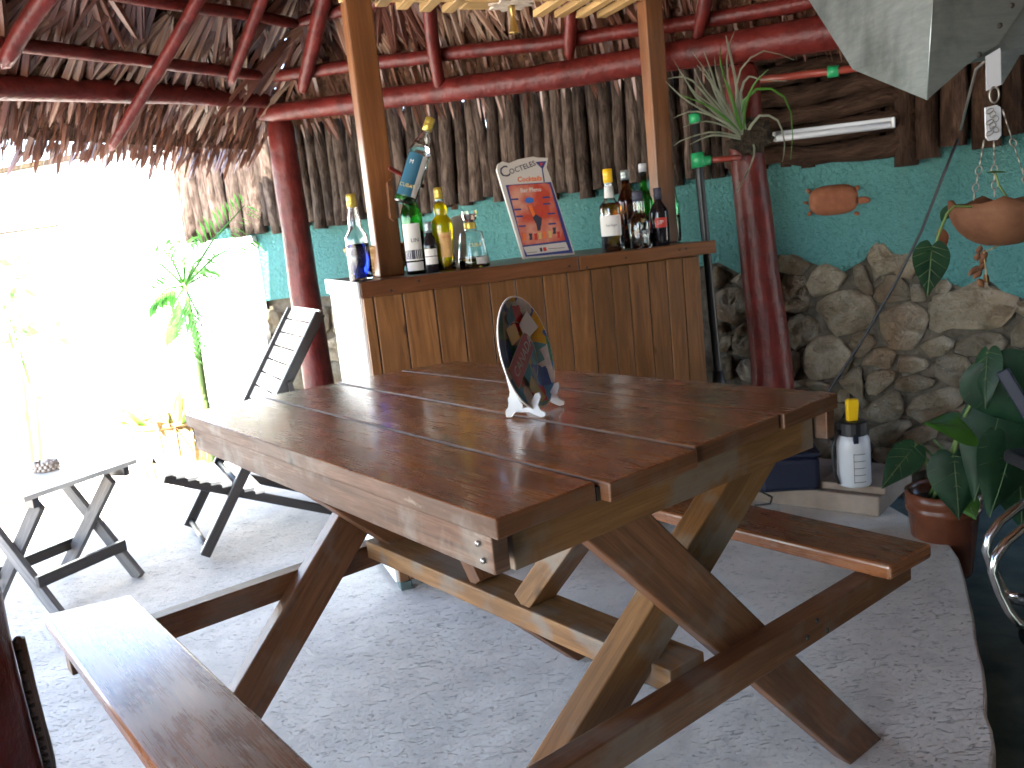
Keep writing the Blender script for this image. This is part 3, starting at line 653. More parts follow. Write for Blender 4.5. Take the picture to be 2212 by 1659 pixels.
for sx in (1, -1):
    xx = xz(sx, .42)+sx*(.021+.021+.02); mb = MB(); z_ = ZB-.032-.0275
    mb.bar(T(xx, -.655, z_), T(xx, .66, z_), .040, .055); obj('bench_bearer', mb, M['leg'], pt, .003)
    for y, z in ((.33, .44), (.36, .41), (.30, .42), (-.3, .43)):
        mb = MB(); mb.lathe([(0, .003), (.004, .002), (.005, 0)], T(xx+sx*.0202, y, z), tx*sx, 10); obj('bolt', mb, M['nail'], pt)
for sgn, m in ((-1, 'bench'), (1, 'bench')):
    if sgn < 0: q = [(-.612, -.664), (.60, -.672), (.60, -.515), (-.568, -.504)]
    else: q = [(-.56, .505), (.545, .512), (.552, .655), (-.56, .655)]
    mb = MB(); mb.hexa([T(x, y, ZB-.03) for x, y in q]+[T(x, y, ZB) for x, y in q]); obj('bench_seat', mb, M[m], pt, .007, 3)
mb = MB(); mb.bar(T(-.46, .035, .452), T(.47, .035, .452), .082, .042); obj('stretcher', mb, M['pale'], pt, .003)
mb = MB(); mb.bar(T(-.04, .035, .4735), T(-.24, .035, .76), .06, .036, tx); obj('brace', mb, M['leg'], pt, .002)
mb = MB(); mb.bar(T(.10, .035, .4735), T(.36, .035, .76), .065, .042, tx); obj('brace', mb, M['pale'], pt, .002)
# ================================================================== BAR
FL = G(855, 1287); FLt = YD(779, 610, FL[1]); ZC = float(FLt[2])
FL = V3(FLt[0]-.004, FLt[1], 0); FRt = G(1548, 518, ZC)
bx = nz((FRt-FLt)*[1, 1, 0]); by = V3(-bx[1], bx[0], 0); BWID = float((FRt-FLt)@bx); BDEP = .58
def B(u, v, z=0): return FL+bx*u+by*v+Z*z
def bf(px, py, v=0): return PL(px, py, FL+by*v, by)
def bu(px, py, v=0): return float((bf(px, py, v)-FL)@bx)
bar = thing('bar_counter', B(BWID/2, BDEP/2), 'wooden plank bar counter with two tall posts carrying a slatted canopy', 'bar')
TR = .05
pbx = [782, 806, 870, 939, 997, 1059, 1116, 1176, 1229, 1280, 1324, 1362, 1404, 1444, 1479, 1517]
us = [bu(p, 640, .022) for p in pbx]
for i in range(len(us)-1):
    mb = MB(); mb.box(B(us[i]+.0022, .022+R_.uniform(-.001, .0015), .035), Z*(ZC-TR-.036), bx*(us[i+1]-us[i]-.0044), by*.018); obj('plank', mb, M['bar'], bar, .0022)
mb = MB(); mb.box(B(.012, .042, .03), bx*(us[-1]-.02), by*(BDEP-.06), Z*(ZC-.07)); obj('carcass', mb, M['leg'], bar)
mb = MB(); mb.box(B(-.001, .0405, .03), by*(BDEP-.06), bx*.012, Z*(ZC-TR-.004)); obj('side_panel', mb, M['white'], bar, .002)
uj = bu(1250, 560)
mb = MB(); mb.box(B(0, 0, ZC-TR), bx*(uj-.002), by*.021, Z*TR); obj('counter_trim', mb, M['trim'], bar, .004)
mb = MB(); mb.box(B(uj+.002, -.001, ZC-TR+.003), bx*(BWID-uj), by*.022, Z*(TR-.003)); obj('counter_trim', mb, M['barpost'], bar, .004)
mb = MB(); mb.box(B(-.012, .0, ZC-TR-.002), by*BDEP, bx*.0118, Z*(TR+.004)); obj('end_trim', mb, M['white'], bar, .004)
mb = MB(); mb.box(B(0, .0215, ZC-.03), bx*BWID, by*(BDEP-.025), Z*.028); obj('counter_top', mb, M['trim'], bar, .002)
for p in ((905, 607), (845, 628), (1230, 575), (1268, 578), (1352, 557), (1468, 540), (1482, 537)):
    mb = MB(); mb.lathe([(0, .002), (.004, .0015), (.0045, 0)], bf(*p, -.0012), -by, 8); obj('nail', mb, M['nail'], bar)
for u, v in ((.03, .05), (BWID-.06, .05), (.03, BDEP-.06), (BWID-.06, BDEP-.06)):
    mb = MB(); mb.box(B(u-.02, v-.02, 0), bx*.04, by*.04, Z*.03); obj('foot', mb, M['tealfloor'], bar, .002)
# posts and canopy
ZCAN = 1.93
def bpost(px0, v, wd, dp):
    u = bu(px0, 560, v); mb = MB(); mb.box(B(u-wd/2, v-dp/2, ZC-.002), Z*(ZCAN-ZC), bx*wd, by*dp); obj('canopy_post', mb, M['barpost'], bar, .006, 3); return u
u0 = bpost(838, .25, .088, .08); u1 = bpost(1441, .27, .074, .065)
uA = bu(800, 20, .26)
vb = .30
for v in (.26, -.15):
    mb = MB(); mb.bar(B(u0-.05, v, ZCAN+.02), B(u1+.06, v, ZCAN+.02), .035, .04); obj('canopy_bearer', mb, M['slat'], bar, .003)
for px, py in ((815, 16), (860, 22), (910, 27), (959, 29), (1154, 38), (1200, 39), (1245, 40), (1291, 40)):
    P = G(px+8, py, ZCAN-.005); u, v = float((P-FL)@bx), float((P-FL)@by)
    mb = MB(); mb.bar(B(u, v, ZCAN+.008), B(u, v-.62, ZCAN+.008), .04, .024); obj('canopy_slat', mb, M['slat'], bar, .002)
P = G(1060, 33, ZCAN); u, v = float((P-FL)@bx), float((P-FL)@by)
mb = MB(); mb.box(B(u-.12, v-.62, ZCAN+.02), bx*.24, by*.62, Z*.012); obj('canopy_board', mb, M['slat'], bar, .002)
# holder cut for the leaning bottle: pointed back board and a peg arm
hv = .19
hp = [bf(*p, hv) for p in ((836, 395), (846, 385), (858, 470), (852, 478), (843, 470))]
mb = MB(); mb.prism(hp, by*.024); obj('holder_board', mb, M['barpost'], bar, .002)
mb = MB(); mb.bar(bf(840, 362, hv-.05), bf(915, 404, hv-.05), .018, .013); obj('holder_arm', mb, M['red'], bar, .003)
# ================================================================== BOTTLES AND THINGS ON THE BAR
def BT(px, v): return B(bu(px, 560, v), v, ZC)
def bottle(name, o, prof, gl, label, ax=Z, liquid=None, parts=(), cap=None, inner=True, n_=28, group=None):
    """prof: outside (r,h); liquid: (mat, top height); parts: (name, r_scale/offset, h0, h1, mat, arc0, arc1)"""
    t = thing(name, o, label, 'bottle', group); mb = MB(); ax = nz(ax)
    P = [(0, 0)]+list(prof)
    if inner: P += [(max(r-.003, .002), h-(.0 if k_ else .002)) for k_, (r, h) in enumerate(reversed(prof[1:]))]+[(prof[0][0]-.004, .006), (0, .006)]
    else: P += [(0, prof[-1][1])]
    mb.lathe(P, o, ax, n_); obj('glass_body', mb, M[gl], t)
    def rad(h):
        for (r0, h0), (r1, h1) in zip(prof, prof[1:]):
            if h0 <= h <= h1 and h1 > h0: return r0+(r1-r0)*(h-h0)/(h1-h0)
        return prof[-1][0]
    if liquid:
        m_, hl = liquid; Q = [(0, .0055), (prof[0][0]-.0042, .0055)]+[(max(r-.0026, .001), h) for r, h in prof if .007 < h < hl]+[(rad(hl)-.0026, hl), (0, hl)]
        mb = MB(); mb.lathe(Q, o, ax, n_); obj('liquid', mb, M[m_], t)
    x = nz(np.cross(ax, V3(0, 1, 0) if abs(ax[1]) < .9 else V3(1, 0, 0))); y = np.cross(ax, x); tocam = (CAM-o); a0 = math.atan2(tocam@y, tocam@x)
    lab = []
    for nm, h0, h1, m_, da0, da1 in parts:
        mb = MB(); V, F = [], []; K = 10
        for k_ in range(K+1):
            a = a0+math.radians(da0+(da1-da0)*k_/K)
            for h in (h0, (h0+h1)/2, h1): V.append(o+ax*h+(rad(h)+.0007)*(math.cos(a)*x+math.sin(a)*y))
        for k_ in range(K):
            for j in (0, 1): F.append((k_*3+j, k_*3+3+j, k_*3+4+j, k_*3+1+j))
        mb.add(V, F, [[(0, 0)]*4]*len(F), 0, True); lab.append(obj(nm, mb, M[m_], t))
    if cap:
        m_, r, h0, h1 = cap; mb = MB(); mb.lathe([(0, h0-.001), (r, h0), (r, h0+(h1-h0)*.45), (r*.94, h0+(h1-h0)*.5), (r, h0+(h1-h0)*.55), (r, h1-.002), (r-.003, h1), (0, h1)], o, ax, 20); obj('cap', mb, M[m_], t)
    return t, (x, y, a0, rad)
def std(r, h, rn=.0135, sh=.58, nk=.74):
    return [(r-.003, 0), (r, .005), (r, h*sh), (r*.96, h*(sh+.04)), (r*.8, h*(sh+.09)), (rn*1.5, h*(nk-.02)), (rn, h*(nk+.03)), (rn, h)]
def btext(t, info, o, body, h, size, m_, da=0, ax=Z):
    x, y, a0, rad = info; a = a0+math.radians(da); nrm = math.cos(a)*x+math.sin(a)*y; rv = np.cross(nz(ax), nrm)
    return text('label_print', body, o+nz(ax)*h+nrm*(rad(h)+.0022)-rv*size*len(body)*.38, rv, nz(ax), size, M[m_], t)
PXM = 1889.4/2.85
o = BT(776, .09); bottle('liqueur_bottle', o, [(.034, 0), (.037, .006), (.037, .128), (.036, .142), (.022, .165), (.0205, .178), (.021, .19), (.0155, .215), (.0135, .232), (.0135, .268)], 'glass', 'tall clear bottle half full of deep blue liqueur at the white end of the bar', liquid=('blue_liquid', .118), cap=('gold_cap', .0162, .232, .275))
o = BT(899, .13); t, inf = bottle('wine_bottle', o, std(.036, .30, .0145, .62, .80), 'glass_green', 'green glass bottle with a pale label and dark diagonal band, below the leaning bottle', liquid=('glass_green', .14), parts=(('label', .045, .165, 'paper', -62, 40), ('label_band', .05, .08, 'ink', -60, 38), ('label', .012, .04, 'paper', -60, 38)), cap=('gold_cap', .016, .27, .31))
btext(t, inf, o, 'LIN', .105, .013, 'ink', 6)
o = BT(933, .07); t, inf = bottle('wine_bottle', o, std(.023, .16, .011, .55, .74), 'wine', 'small dark wine bottle with silver screw cap standing before the green one', parts=(('label', .055, .078, 'paper', -60, 55), ('label', .028, .052, 'paper', -60, 55)), cap=('metal', .0125, .13, .165), inner=False)
o = BT(963, .09); t, inf = bottle('liqueur_bottle', o, [(.029, 0), (.031, .005), (.031, .06), (.035, .13), (.036, .15), (.033, .165), (.019, .182), (.021, .19), (.0225, .20), (.020, .215), (.0145, .222), (.0125, .23), (.0125, .25)], 'glass', 'bright yellow liqueur bottle with bulbous neck and gold cap', liquid=('yellow_liquid', .222), parts=(('label', .045, .125, 'paper_cream', -22, 48),), cap=('gold_cap', .0145, .234, .272))
btext(t, inf, o, 'LICOR', .108, .007, 'ink_red', 14)
o = BT(1023, .10); t, inf = bottle('decanter', o, [(.052, 0), (.054, .005), (.051, .04), (.044, .09), (.040, .112), (.036, .118), (.022, .121), (.020, .123), (.019, .15)], 'glass', 'squat clear decanter with faceted stopper and a little amber spirit', liquid=('amber_liquid', .026), parts=(('label', .012, .034, 'paper', 10, 80),))
mb = MB(); mb.lathe([(0, .135), (.014, .137), (.015, .152), (.022, .158), (.026, .178), (.026, .187), (0, .187)], o, Z, 8, smooth=False); obj('stopper', mb, M['glass'], t)
mb = MB(); mb.lathe([(.0196, .128), (.0205, .13), (.0205, .148), (.0196, .15)], o, Z, 20); obj('collar', mb, M['gold_cap'], t)
btext(t, inf, o, 'CUBA', .07, .012, 'ink_gold', 8)
# leaning bottle in its holder
vL = .11; pb, ptp = bf(873, 440, vL), bf(930, 256, vL); axl = nz(ptp-pb); hl = float(np.linalg.norm(ptp-pb)); kk = hl/.30
t, inf = bottle('rum_bottle', pb, [(a*kk, b*kk) for a, b in [(.034, 0), (.037, .006), (.037, .185), (.034, .20), (.02, .235), (.0145, .25), (.0135, .27), (.0135, .29)]], 'glass', 'rum bottle with blue label leaning in a wooden holder on the bar post', ax=axl,
  parts=(('label', .022*kk, .168*kk, 'paper_blue', -65, 22), ('label', .024*kk, .166*kk, 'paper', 22, 55), ('label', .0*kk+.004, .019*kk, 'glass_green', -70, 70)), cap=('gold_cap', .0165*kk, .257*kk, .302*kk), liquid=('glass', .2*kk))
btext(t, inf, pb, 'CUBAY', .05*kk, .012, 'ink_gold', -18, axl); btext(t, inf, pb, 'M', .13*kk, .014, 'paper', -30, axl)
# bottles at the far end
o = BT(1327, .07); t, inf = bottle('whisky_bottle', o, [(.036, 0), (.039, .005), (.039, .15), (.036, .162), (.02, .178), (.0165, .19), (.0165, .21), (.0145, .24), (.0145, .262)], 'glass', 'whisky bottle with yellow cap, white neck wrap and slanted white label', liquid=('whisky', .168), parts=(('label', .055, .125, 'paper', -75, 55), ('neck_wrap', .186, .225, 'paper', -180, 180)), cap=('yellow_plastic', .0165, .238, .285))
btext(t, inf, o, 'Santiago', .088, .0085, 'ink', 8)
o = BT(1364, .14); bottle('rum_bottle', o, std(.034, .27, .0145, .62, .78), 'glass_amber', 'dark amber rum bottle with silver screw cap behind the squat square bottle', liquid=('whisky', .18), cap=('metal', .0165, .245, .28))
o = BT(1402, .17); bottle('liqueur_bottle', o, std(.03, .28, .013, .56, .74), 'glass_green', 'slim green bottle with a white cap against the bar post', liquid=('glass_green', .2), cap=('white_plastic', .0145, .27, .30))
o = BT(1387, .05); t, inf = bottle('liqueur_bottle', o, [(.036, 0), (.039, .005), (.039, .088), (.034, .105), (.021, .125), (.017, .133), (.019, .14), (.017, .148), (.019, .155), (.017, .163), (.0165, .20)], 'glass', 'squat clear bottle with ringed dark neck and black lettering', liquid=('glass', .06), parts=(('shoulder_wrap', .092, .122, 'glass_amber', -180, 180),), cap=('ink', .019, .165, .198))
btext(t, inf, o, 'RON', .05, .016, 'ink', 22)
o = BT(1430, .06); t, inf = bottle('rum_bottle', o, std(.034, .195, .0125, .60, .78), 'wine', 'nearly black bottle with a dull red label and black cap', parts=(('label', .065, .10, 'ink_red', -25, 50),), cap=('ink', .0145, .165, .205), inner=False)
btext(t, inf, o, 'SIP', .077, .014, 'paper', 12)
o = BT(1457, .30); bottle('soda_bottle', o, std(.034, .30, .014, .45, .72), 'glass_aqua', 'pale green translucent bottle just past the right bar post', liquid=('glass_aqua', .1), cap=('green_pvc', .015, .275, .305))
# woven basket behind the post
o = BT(790, .36)+bx*.06; bk_ = thing('basket', o, 'shallow woven straw basket behind the bar post', 'basket')
for k_ in range(9):
    mb = MB(); h = .008+k_*.0115; mb.tube([o+V3(math.cos(a)*(.05+.075*(k_/8)**.7), math.sin(a)*(.05+.075*(k_/8)**.7), h+.003*math.sin(a*16+k_*math.pi)) for a in np.linspace(0, 2*math.pi, 40)], .0075, 6); obj('coil', mb, M['straw'], bk_)
mb = MB(); mb.lathe([(0, 0), (.055, 0), (.058, .008), (0, .008)], o, Z, 20); obj('base', mb, M['straw'], bk_)
# pink conch and white card
o = BT(921, .2)+Z*.135; P = []
mb = MB(); pts = [(0, 0), (.014, .006), (.024, .018), (.028, .034), (.024, .05), (.016, .062), (.006, .074), (0, .078)]
mb.lathe([(r*(1+.06*math.sin(i*3)), h) for i, (r, h) in enumerate(pts)], o-V3(.01, 0, .035), nz(V3(-.4, -.1, 1)), 18, sx=.8)
cs = thing('conch_shell', BT(921, .2), 'pink seashell on a small block behind the yellow bottle', 'shell'); obj('shell_body', mb, M['pink'], cs)
for i in range(4):
    mb = MB(); mb.tube([o-V3(.01, 0, .035)+nz(V3(-.4, -.1, 1))*(.02+.013*i)+V3(math.cos(a)*(.029-.004*abs(i-1)), math.sin(a)*(.029-.004*abs(i-1)), 0) for a in np.linspace(math.pi, 2*math.pi, 12)], .003, 6); obj('ridge', mb, M['pink'], cs)
mb = MB(); mb.box(BT(921, .2)-bx*.02, bx*.04, by*.04, Z*.108); obj('block', mb, M['trim'], cs, .002)
o = BT(1005, .3); cdn = thing('menu_card', o, 'small white folded card behind the decanter', 'card')
mb = MB(); mb.prism([bf(*p, .3) for p in ((975, 470), (1000, 462), (1008, 585), (982, 588))], by*.002); obj('front_leaf', mb, M['paper'], cdn)
mb = MB(); mb.prism([bf(975, 470, .3)+by*.003, bf(1000, 462, .3)+by*.003, bf(1008, 585, .3)+by*.05, bf(982, 588, .3)+by*.05], by*.002); obj('back_leaf', mb, M['paper'], cdn)
# ---- cocktail board leaning on the bar
q0, q1 = BT(1131, .10), BT(1239, .10); lean = nz(Z+by*.22); nb = nz(np.cross(bx, lean)); nb = nb if nb[1] < 0 else -nb
def SB(px, py, off=0): return PL(px, py, q0+nb*off, nb)
cb = thing('cocktail_sign', q0+bx*.08, 'tilted white and red cocktail menu board headed Cocteles standing on the bar', 'sign')
out = [(1131, 559), (1073, 366), (1076, 354), (1084, 349), (1100, 352), (1120, 344), (1140, 340), (1152, 338), (1160, 340), (1184, 341), (1181, 362), (1190, 384), (1207, 440), (1242, 549)]
mb = MB(); mb.prism([SB(*p) for p in out], -nb*.012); obj('panel', mb, M['board_white'], cb, .0015)
def flat(name, pts, off, m_): mb = MB(); mb.prism([SB(*p) for p in pts], nb*off); return obj(name, mb, M[m_] if isinstance(m_, str) else m_, cb)
m_ = mat('sign_red_print', (.5, .08, .03), .5); k = N(m_)
gr = k.noise(k.coord('Object', (1, 1, 1)), 9, 3); k.col(k.mix((.42, .05, .025), (.55, .27, .19), k.ramp(gr, [(.4, (0, 0, 0)), (.6, (1, 1, 1))])))
flat('blue_border', [(1092, 400), (1190, 393), (1238, 546), (1135, 555)], .0006, 'navy')
flat('red_field', [(1098, 404), (1103, 400.5), (1180, 396), (1187, 399), (1221, 519), (1129, 530)], .0012, m_)
flat('white_strip', [(1130, 534), (1222, 523), (1229, 540), (1139, 551)], .0012, 'board_white')
flat('glass_print', [(1156, 350), (1180, 348), (1172, 366)], .0008, 'navy'); flat('glass_stem', [(1170, 364), (1172.5, 364), (1177, 393), (1174, 393)], .0008, 'navy'); flat('cherry_print', [(1166, 352), (1172, 352), (1171, 358), (1167, 358)], .0012, 'ink_red')
ov = [(1143+10*math.cos(a), 433+6.5*math.sin(a)) for a in np.linspace(0, 2*math.pi, 18)[:-1]]; flat('oval_print', ov, .0018, 'blue')
for x, y in ((1110, 431), (1116, 453), (1120, 468), (1126, 489)): flat('price_tag', [(x-6, y-1.6), (x+9, y-2.6), (x+10, y+1), (x-5, y+2)], .0018, 'navy')
for x, y in ((1178, 427), (1179, 441), (1189, 462), (1191, 484)): flat('price_tag', [(x-7, y-1.6), (x+9, y-2.8), (x+10, y+.6), (x-6, y+2)], .0018, 'navy')
flat('drink_print', [(1139, 445), (1147, 443), (1157, 463), (1170, 471), (1169, 484), (1167, 498), (1161, 499), (1158, 484), (1150, 470)], .0018, 'ink'); flat('drink_print', [(1140, 445), (1147, 443), (1156, 463), (1151, 470)], .0024, 'orange'); flat('straw_print', [(1167, 470), (1171, 455), (1173, 456), (1170, 471)], .0018, 'ink_red')
for x, y, c in ((1133, 513, 'orange'), (1146, 512, 'ink'), (1157, 512, 'ink_red'), (1166, 510, 'ink_gold'), (1176, 508, 'orange'), (1188, 507, 'ink_gold'), (1197, 499, 'ink'), (1206, 508, 'ink_red')):
    flat('drink_print', [(x-4.5, y-7), (x+3.5, y-8), (x+3, y), (x+4, y+6), (x-3, y+7), (x-2, y)], .0018, c)
flat('logo_print', [(1165, 536), (1170, 535), (1172, 543), (1167, 544)], .0018, 'ink'); flat('logo_print', [(1172, 535), (1179, 534), (1181, 542), (1174, 543)], .0018, 'ink_red')
for x0, x1, y in ((1137, 1160, 546), (1184, 1220, 537)): flat('small_print', [(x0, y), (x1, y-2.5), (x1, y-1.5), (x0, y+1)], .0018, 'ink')
def btx(body, a, b, m_, hgt, **kw):
    pa, pb_ = SB(*a), SB(*b); xv = nz(pb_-pa); yv = nz(np.cross(nb, xv)); t_, wd = text('lettering', body, V3(0, 0, 0), xv, yv, .01, M[m_], cb); bpy.data.objects.remove(t_)
    sc = np.linalg.norm(pb_-pa)/wd; return text('lettering', body, pa, xv, yv, .01*sc, M[m_], cb, .0009+kw.get('lift', 0), bold=kw.get('bold', 0), italic=kw.get('italic', 0))
btx('C', (1083, 385), (1103, 379), 'ink', 0, bold=.0004); btx('OCTELES', (1102, 377), (1158, 357), 'ink', 0, bold=.0003)
btx('Cocktails', (1117, 393), (1170, 390), 'orange', 0, bold=.0006, italic=.2); btx('Bar Pleno', (1124, 416), (1169, 413), 'board_white', 0, bold=.0005, lift=.001)
# ---- brass bell under the canopy
P = G(1105, 12, ZCAN-.01)
bl = thing('hanging_bell', P, 'small brass bell hanging from a scalloped plate in the gap of the canopy slats', 'bell')
mb = MB(); sc = [(P+bx*r*math.cos(a)+by*r*math.sin(a)) for a, r in [(2*math.pi*i/32, .075+.014*math.cos(i*math.pi/2)) for i in range(32)]]; mb.prism(sc, Z*.008); obj('scalloped_plate', mb, M['shell'], bl, .002)
mb = MB(); mb.lathe([(0, .0), (.012, .0), (.013, -.012), (.008, -.03), (.009, -.045), (.012, -.06), (.0145, -.08), (.019, -.092), (.0185, -.094), (.012, -.08), (0, -.075)], P, Z, 20); obj('bell_body', mb, M['brass'], bl)
mb = MB(); mb.tube([P+Z*-.07, P+Z*-.096], .003, 6); obj('clapper', mb, M['brass'], bl)
# ================================================================== PLATE AND EASEL ON THE TABLE
th_ = math.radians(64)
pn = nz(V3(math.sin(th_), -math.cos(th_), .20)); px_ = nz(np.cross(Z, pn)); py_ = np.cross(pn, px_)     # right and up in the plate's face
RPL = .101
contact = G(1163, 884, ZT+.006); pc = contact+py_*RPL-pn*.004
m_ = mat('souvenir_print', (.2, .2, .2), .3, coat=.15); k = N(m_)
vo = k.n('TexVoronoi', feature='F1', distance='CHEBYCHEV'); vo.inputs['Scale'].default_value = 26; vo.inputs['Randomness'].default_value = .9; k.l(k.coord('Object', (1, 1, 1.0), (.3, .2, .5)), vo.inputs['Vector'])
sp = k.n('SeparateColor'); k.l(vo.outputs['Color'], sp.inputs[0])
c1 = k.ramp(sp.outputs[0], [(0, (.05, .12, .38)), (.18, (.62, .62, .6)), (.3, (.08, .32, .6)), (.42, (.75, .45, .03)), (.54, (.5, .04, .04)), (.66, (.08, .28, .18)), (.78, (.7, .7, .7)), (.9, (.10, .36, .5))], 'CONSTANT')
c2 = k.ramp(k.noise(k.coord('Object'), 60, 5, .7), [(.3, (.25, .25, .25)), (.7, (1, 1, 1))]); k.col(k.mix(c1, c2, .45, 'MULTIPLY'))
M['collage'] = m_
o0 = T(.19, 0, ZT)
pl = thing('souvenir_plate', contact+Z*.006, 'round souvenir plate with colourful collage and CANADA banner on a plastic easel', 'plate')
mb = MB(); mb.lathe([(0, .0), (.045, .0), (.060, .003), (.066, .005), (.097, .013), (.0985, .0145)], pc, pn, 48, xdir=px_); obj('printed_face', mb, M['collage'], pl)
mb = MB(); mb.lathe([(.0985, .0145), (RPL, .0148), (RPL+.0004, .0125), (.098, .0105), (.066, .001), (.045, -.004), (0, -.004)], pc, pn, 48, xdir=px_); obj('white_rim', mb, M['white'], pl)
mb = MB(); mb.lathe([(.0565, .0022), (.0575, .0034), (.0585, .0030)], pc, pn, 48, xdir=px_); obj('well_ring', mb, M['white_plastic'], pl)
ban = mat('banner_red', (.34, .02, .03), .3)
def pf_(x, y, h=.008): return pc+px_*x+py_*y+pn*h
ca, sa = math.cos(math.radians(28)), math.sin(math.radians(28)); BO = (-.018, -.006)
def bq(x, y, h): return pf_(BO[0]+x*ca-y*sa, BO[1]+x*sa+y*ca, h)
rr_ = [(x, y) for x, y in [(-.058, -.019), (.045, -.019)]+[(.045+.014*math.sin(a), -.019*math.cos(a)) for a in np.linspace(0, math.pi, 8)][1:-1]+[(.045, .019), (-.058, .019)]]
mb = MB(); mb.prism([bq(x*1.03, y*1.09, .0088) for x, y in rr_], pn*.0004); obj('banner_edge', mb, M['board_white'], pl)
mb = MB(); mb.prism([bq(x, y, .0093) for x, y in rr_], pn*.0005); obj('banner', mb, ban, pl)
tv, uv_ = nz(bq(1, 0, 0)-bq(0, 0, 0)), nz(bq(0, 1, 0)-bq(0, 0, 0)); text('lettering', 'CANADA', bq(-.047, -.0085, .0101), tv, uv_, .0185, M['board_white'], pl, 0, .0002)
for p_, c_ in (([(-.045, .05), (-.005, .055), (.0, .028), (-.038, .02)], (.62, .38, .02)), ([(.01, .05), (.045, .07), (.075, .035), (.02, .02)], (.7, .7, .7)), ([(-.02, -.06), (.0, -.04), (.02, -.085), (.0, -.09)], (.38, .28, .02)), ([(.005, -.03), (.02, -.028), (.022, -.06), (.01, -.062)], (.28, .28, .3)), ([(-.03, -.03), (.005, -.012), (.01, -.05), (-.015, -.05)], (.06, .22, .36)), ([(.015, .045), (.04, .05), (.045, .03), (.02, .028)], (.35, .02, .02)), ([(-.04, .07), (-.01, .088), (.0, .06), (-.03, .055)], (.04, .11, .2))):
    mb = MB(); mb.prism([pf_(x, y, .0078+.0006*R_.random()+max(0, math.hypot(x, y)-.066)*.28) for x, y in p_], pn*.0004); obj('picture_patch', mb, mat('print_patch', c_, .3), pl)
es = thing('plate_easel', pc*[1, 1, 0]+Z*ZT, 'small clear plastic easel with scrolled feet holding the souvenir plate', 'easel')
hd = nz(pn*[1, 1, 0])
for sx_ in (-.036, .05):
    b0 = (pc*[1, 1, 0])+nz(px_*[1, 1, 0])*sx_+Z*ZT+hd*.012
    prof = [(.032, 0), (.040, .002), (.041, .008), (.033, .013), (.029, .022), (.036, .036), (.034, .044), (.026, .042), (.018, .03), (.010, .018), (.0, .016), (-.012, .05), (-.02, .075), (-.026, .075), (-.022, .045), (-.028, .018), (-.034, .012), (-.034, 0), (-.024, 0), (-.016, .009), (.012, .009), (.022, .004)]
    mb = MB(); mb.prism([b0+hd*a+Z*(h*1.0+.0005)-nz(px_*[1, 1, 0])*.003 for a, h in prof], nz(px_*[1, 1, 0])*.006); obj('easel_side', mb, M['clear_plastic'], es, .0012)
b0 = (pc*[1, 1, 0])+Z*ZT+hd*.024; mb = MB(); mb.bar(b0-nz(px_*[1, 1, 0])*.039-hd*.036+Z*.03, b0+nz(px_*[1, 1, 0])*.053-hd*.036+Z*.03, .005, .012); obj('cross_bar', mb, M['clear_plastic'], es, .001)
# ================================================================== FOLDING CHAIR
fa, fb = G(440, 1210), G(400, 1138); lat = nz(fb-fa); fwd = V3(lat[1], -lat[0], 0)
if fwd[0] > 0: fwd = -fwd
wid = .46; fb = fa+lat*wid
def CN(px, py): return PL(px, py, fa, lat)
def CF(px, py): return PL(px, py, fb, lat)
ch = thing('folding_chair', (fa+fb)/2-fwd*.2, 'dark framed folding deck chair with pale slats facing the garden', 'chair')
rails = {}
for nm, f_, off in (('near', CN, 0), ('far', CF, wid)):
    top_ = CN(691, 676)+lat*off; ft = fa+lat*off
    mb = MB(); mb.bar(ft+nz(top_-ft)*.012+Z*.006, top_, .022, .042, fwd); obj('back_rail', mb, M['darkwood'], ch, .004); rails[nm] = (ft, top_)
    s0_, s1_ = CN(356, 1036)+lat*off, CN(722, 1106)+lat*off; d_ = s1_-s0_; back = s0_+d_*((0.008-s0_[2])/d_[2]) if d_[2] < 0 else s1_
    o_ = lat*(.026 if off == 0 else -.026)
    mb = MB(); mb.bar(s0_+o_, back+o_, .022, .036, Z); obj('seat_rail', mb, M['darkwood'], ch, .004); rails['s'+nm] = (s0_+o_, back+o_)
    m1 = lerp(ft, top_, .72); q1 = lerp(s0_+o_, back+o_, .80); mb = MB(); mb.bar(m1-lat*.02*(1 if off == 0 else -1), q1, .014, .02, fwd); obj('prop_strut', mb, M['darkwood'], ch, .002)
for t in np.linspace(.50, .985, 9):
    a_, b_ = lerp(*rails['near'], t), lerp(*rails['far'], t); ax_ = nz(rails['near'][1]-rails['near'][0]); mb = MB(); nn_ = nz(np.cross(ax_, lat))
    mb.bar(a_+lat*.012, b_-lat*.012, .058, .010, nn_); obj('back_slat', mb, M['slat_glare'], ch, .002)
for t in np.linspace(.03, .46, 9):
    a_, b_ = lerp(*rails['snear'], t), lerp(*rails['sfar'], t); mb = MB(); mb.bar(a_-lat*.015+Z*.024, b_+lat*.015+Z*.024, .040, .012, Z); obj('seat_slat', mb, M['slat_glare'], ch, .002)
for t in (.04, .30):
    a_, b_ = lerp(*rails['near'], t), lerp(*rails['far'], t); mb = MB(); mb.tube([a_, b_], .012, 8); obj('crossbar', mb, M['darkwood'], ch)
mb = MB(); mb.tube([lerp(*rails['snear'], .985), lerp(*rails['sfar'], .985)], .010, 8); obj('crossbar', mb, M['darkwood'], ch)
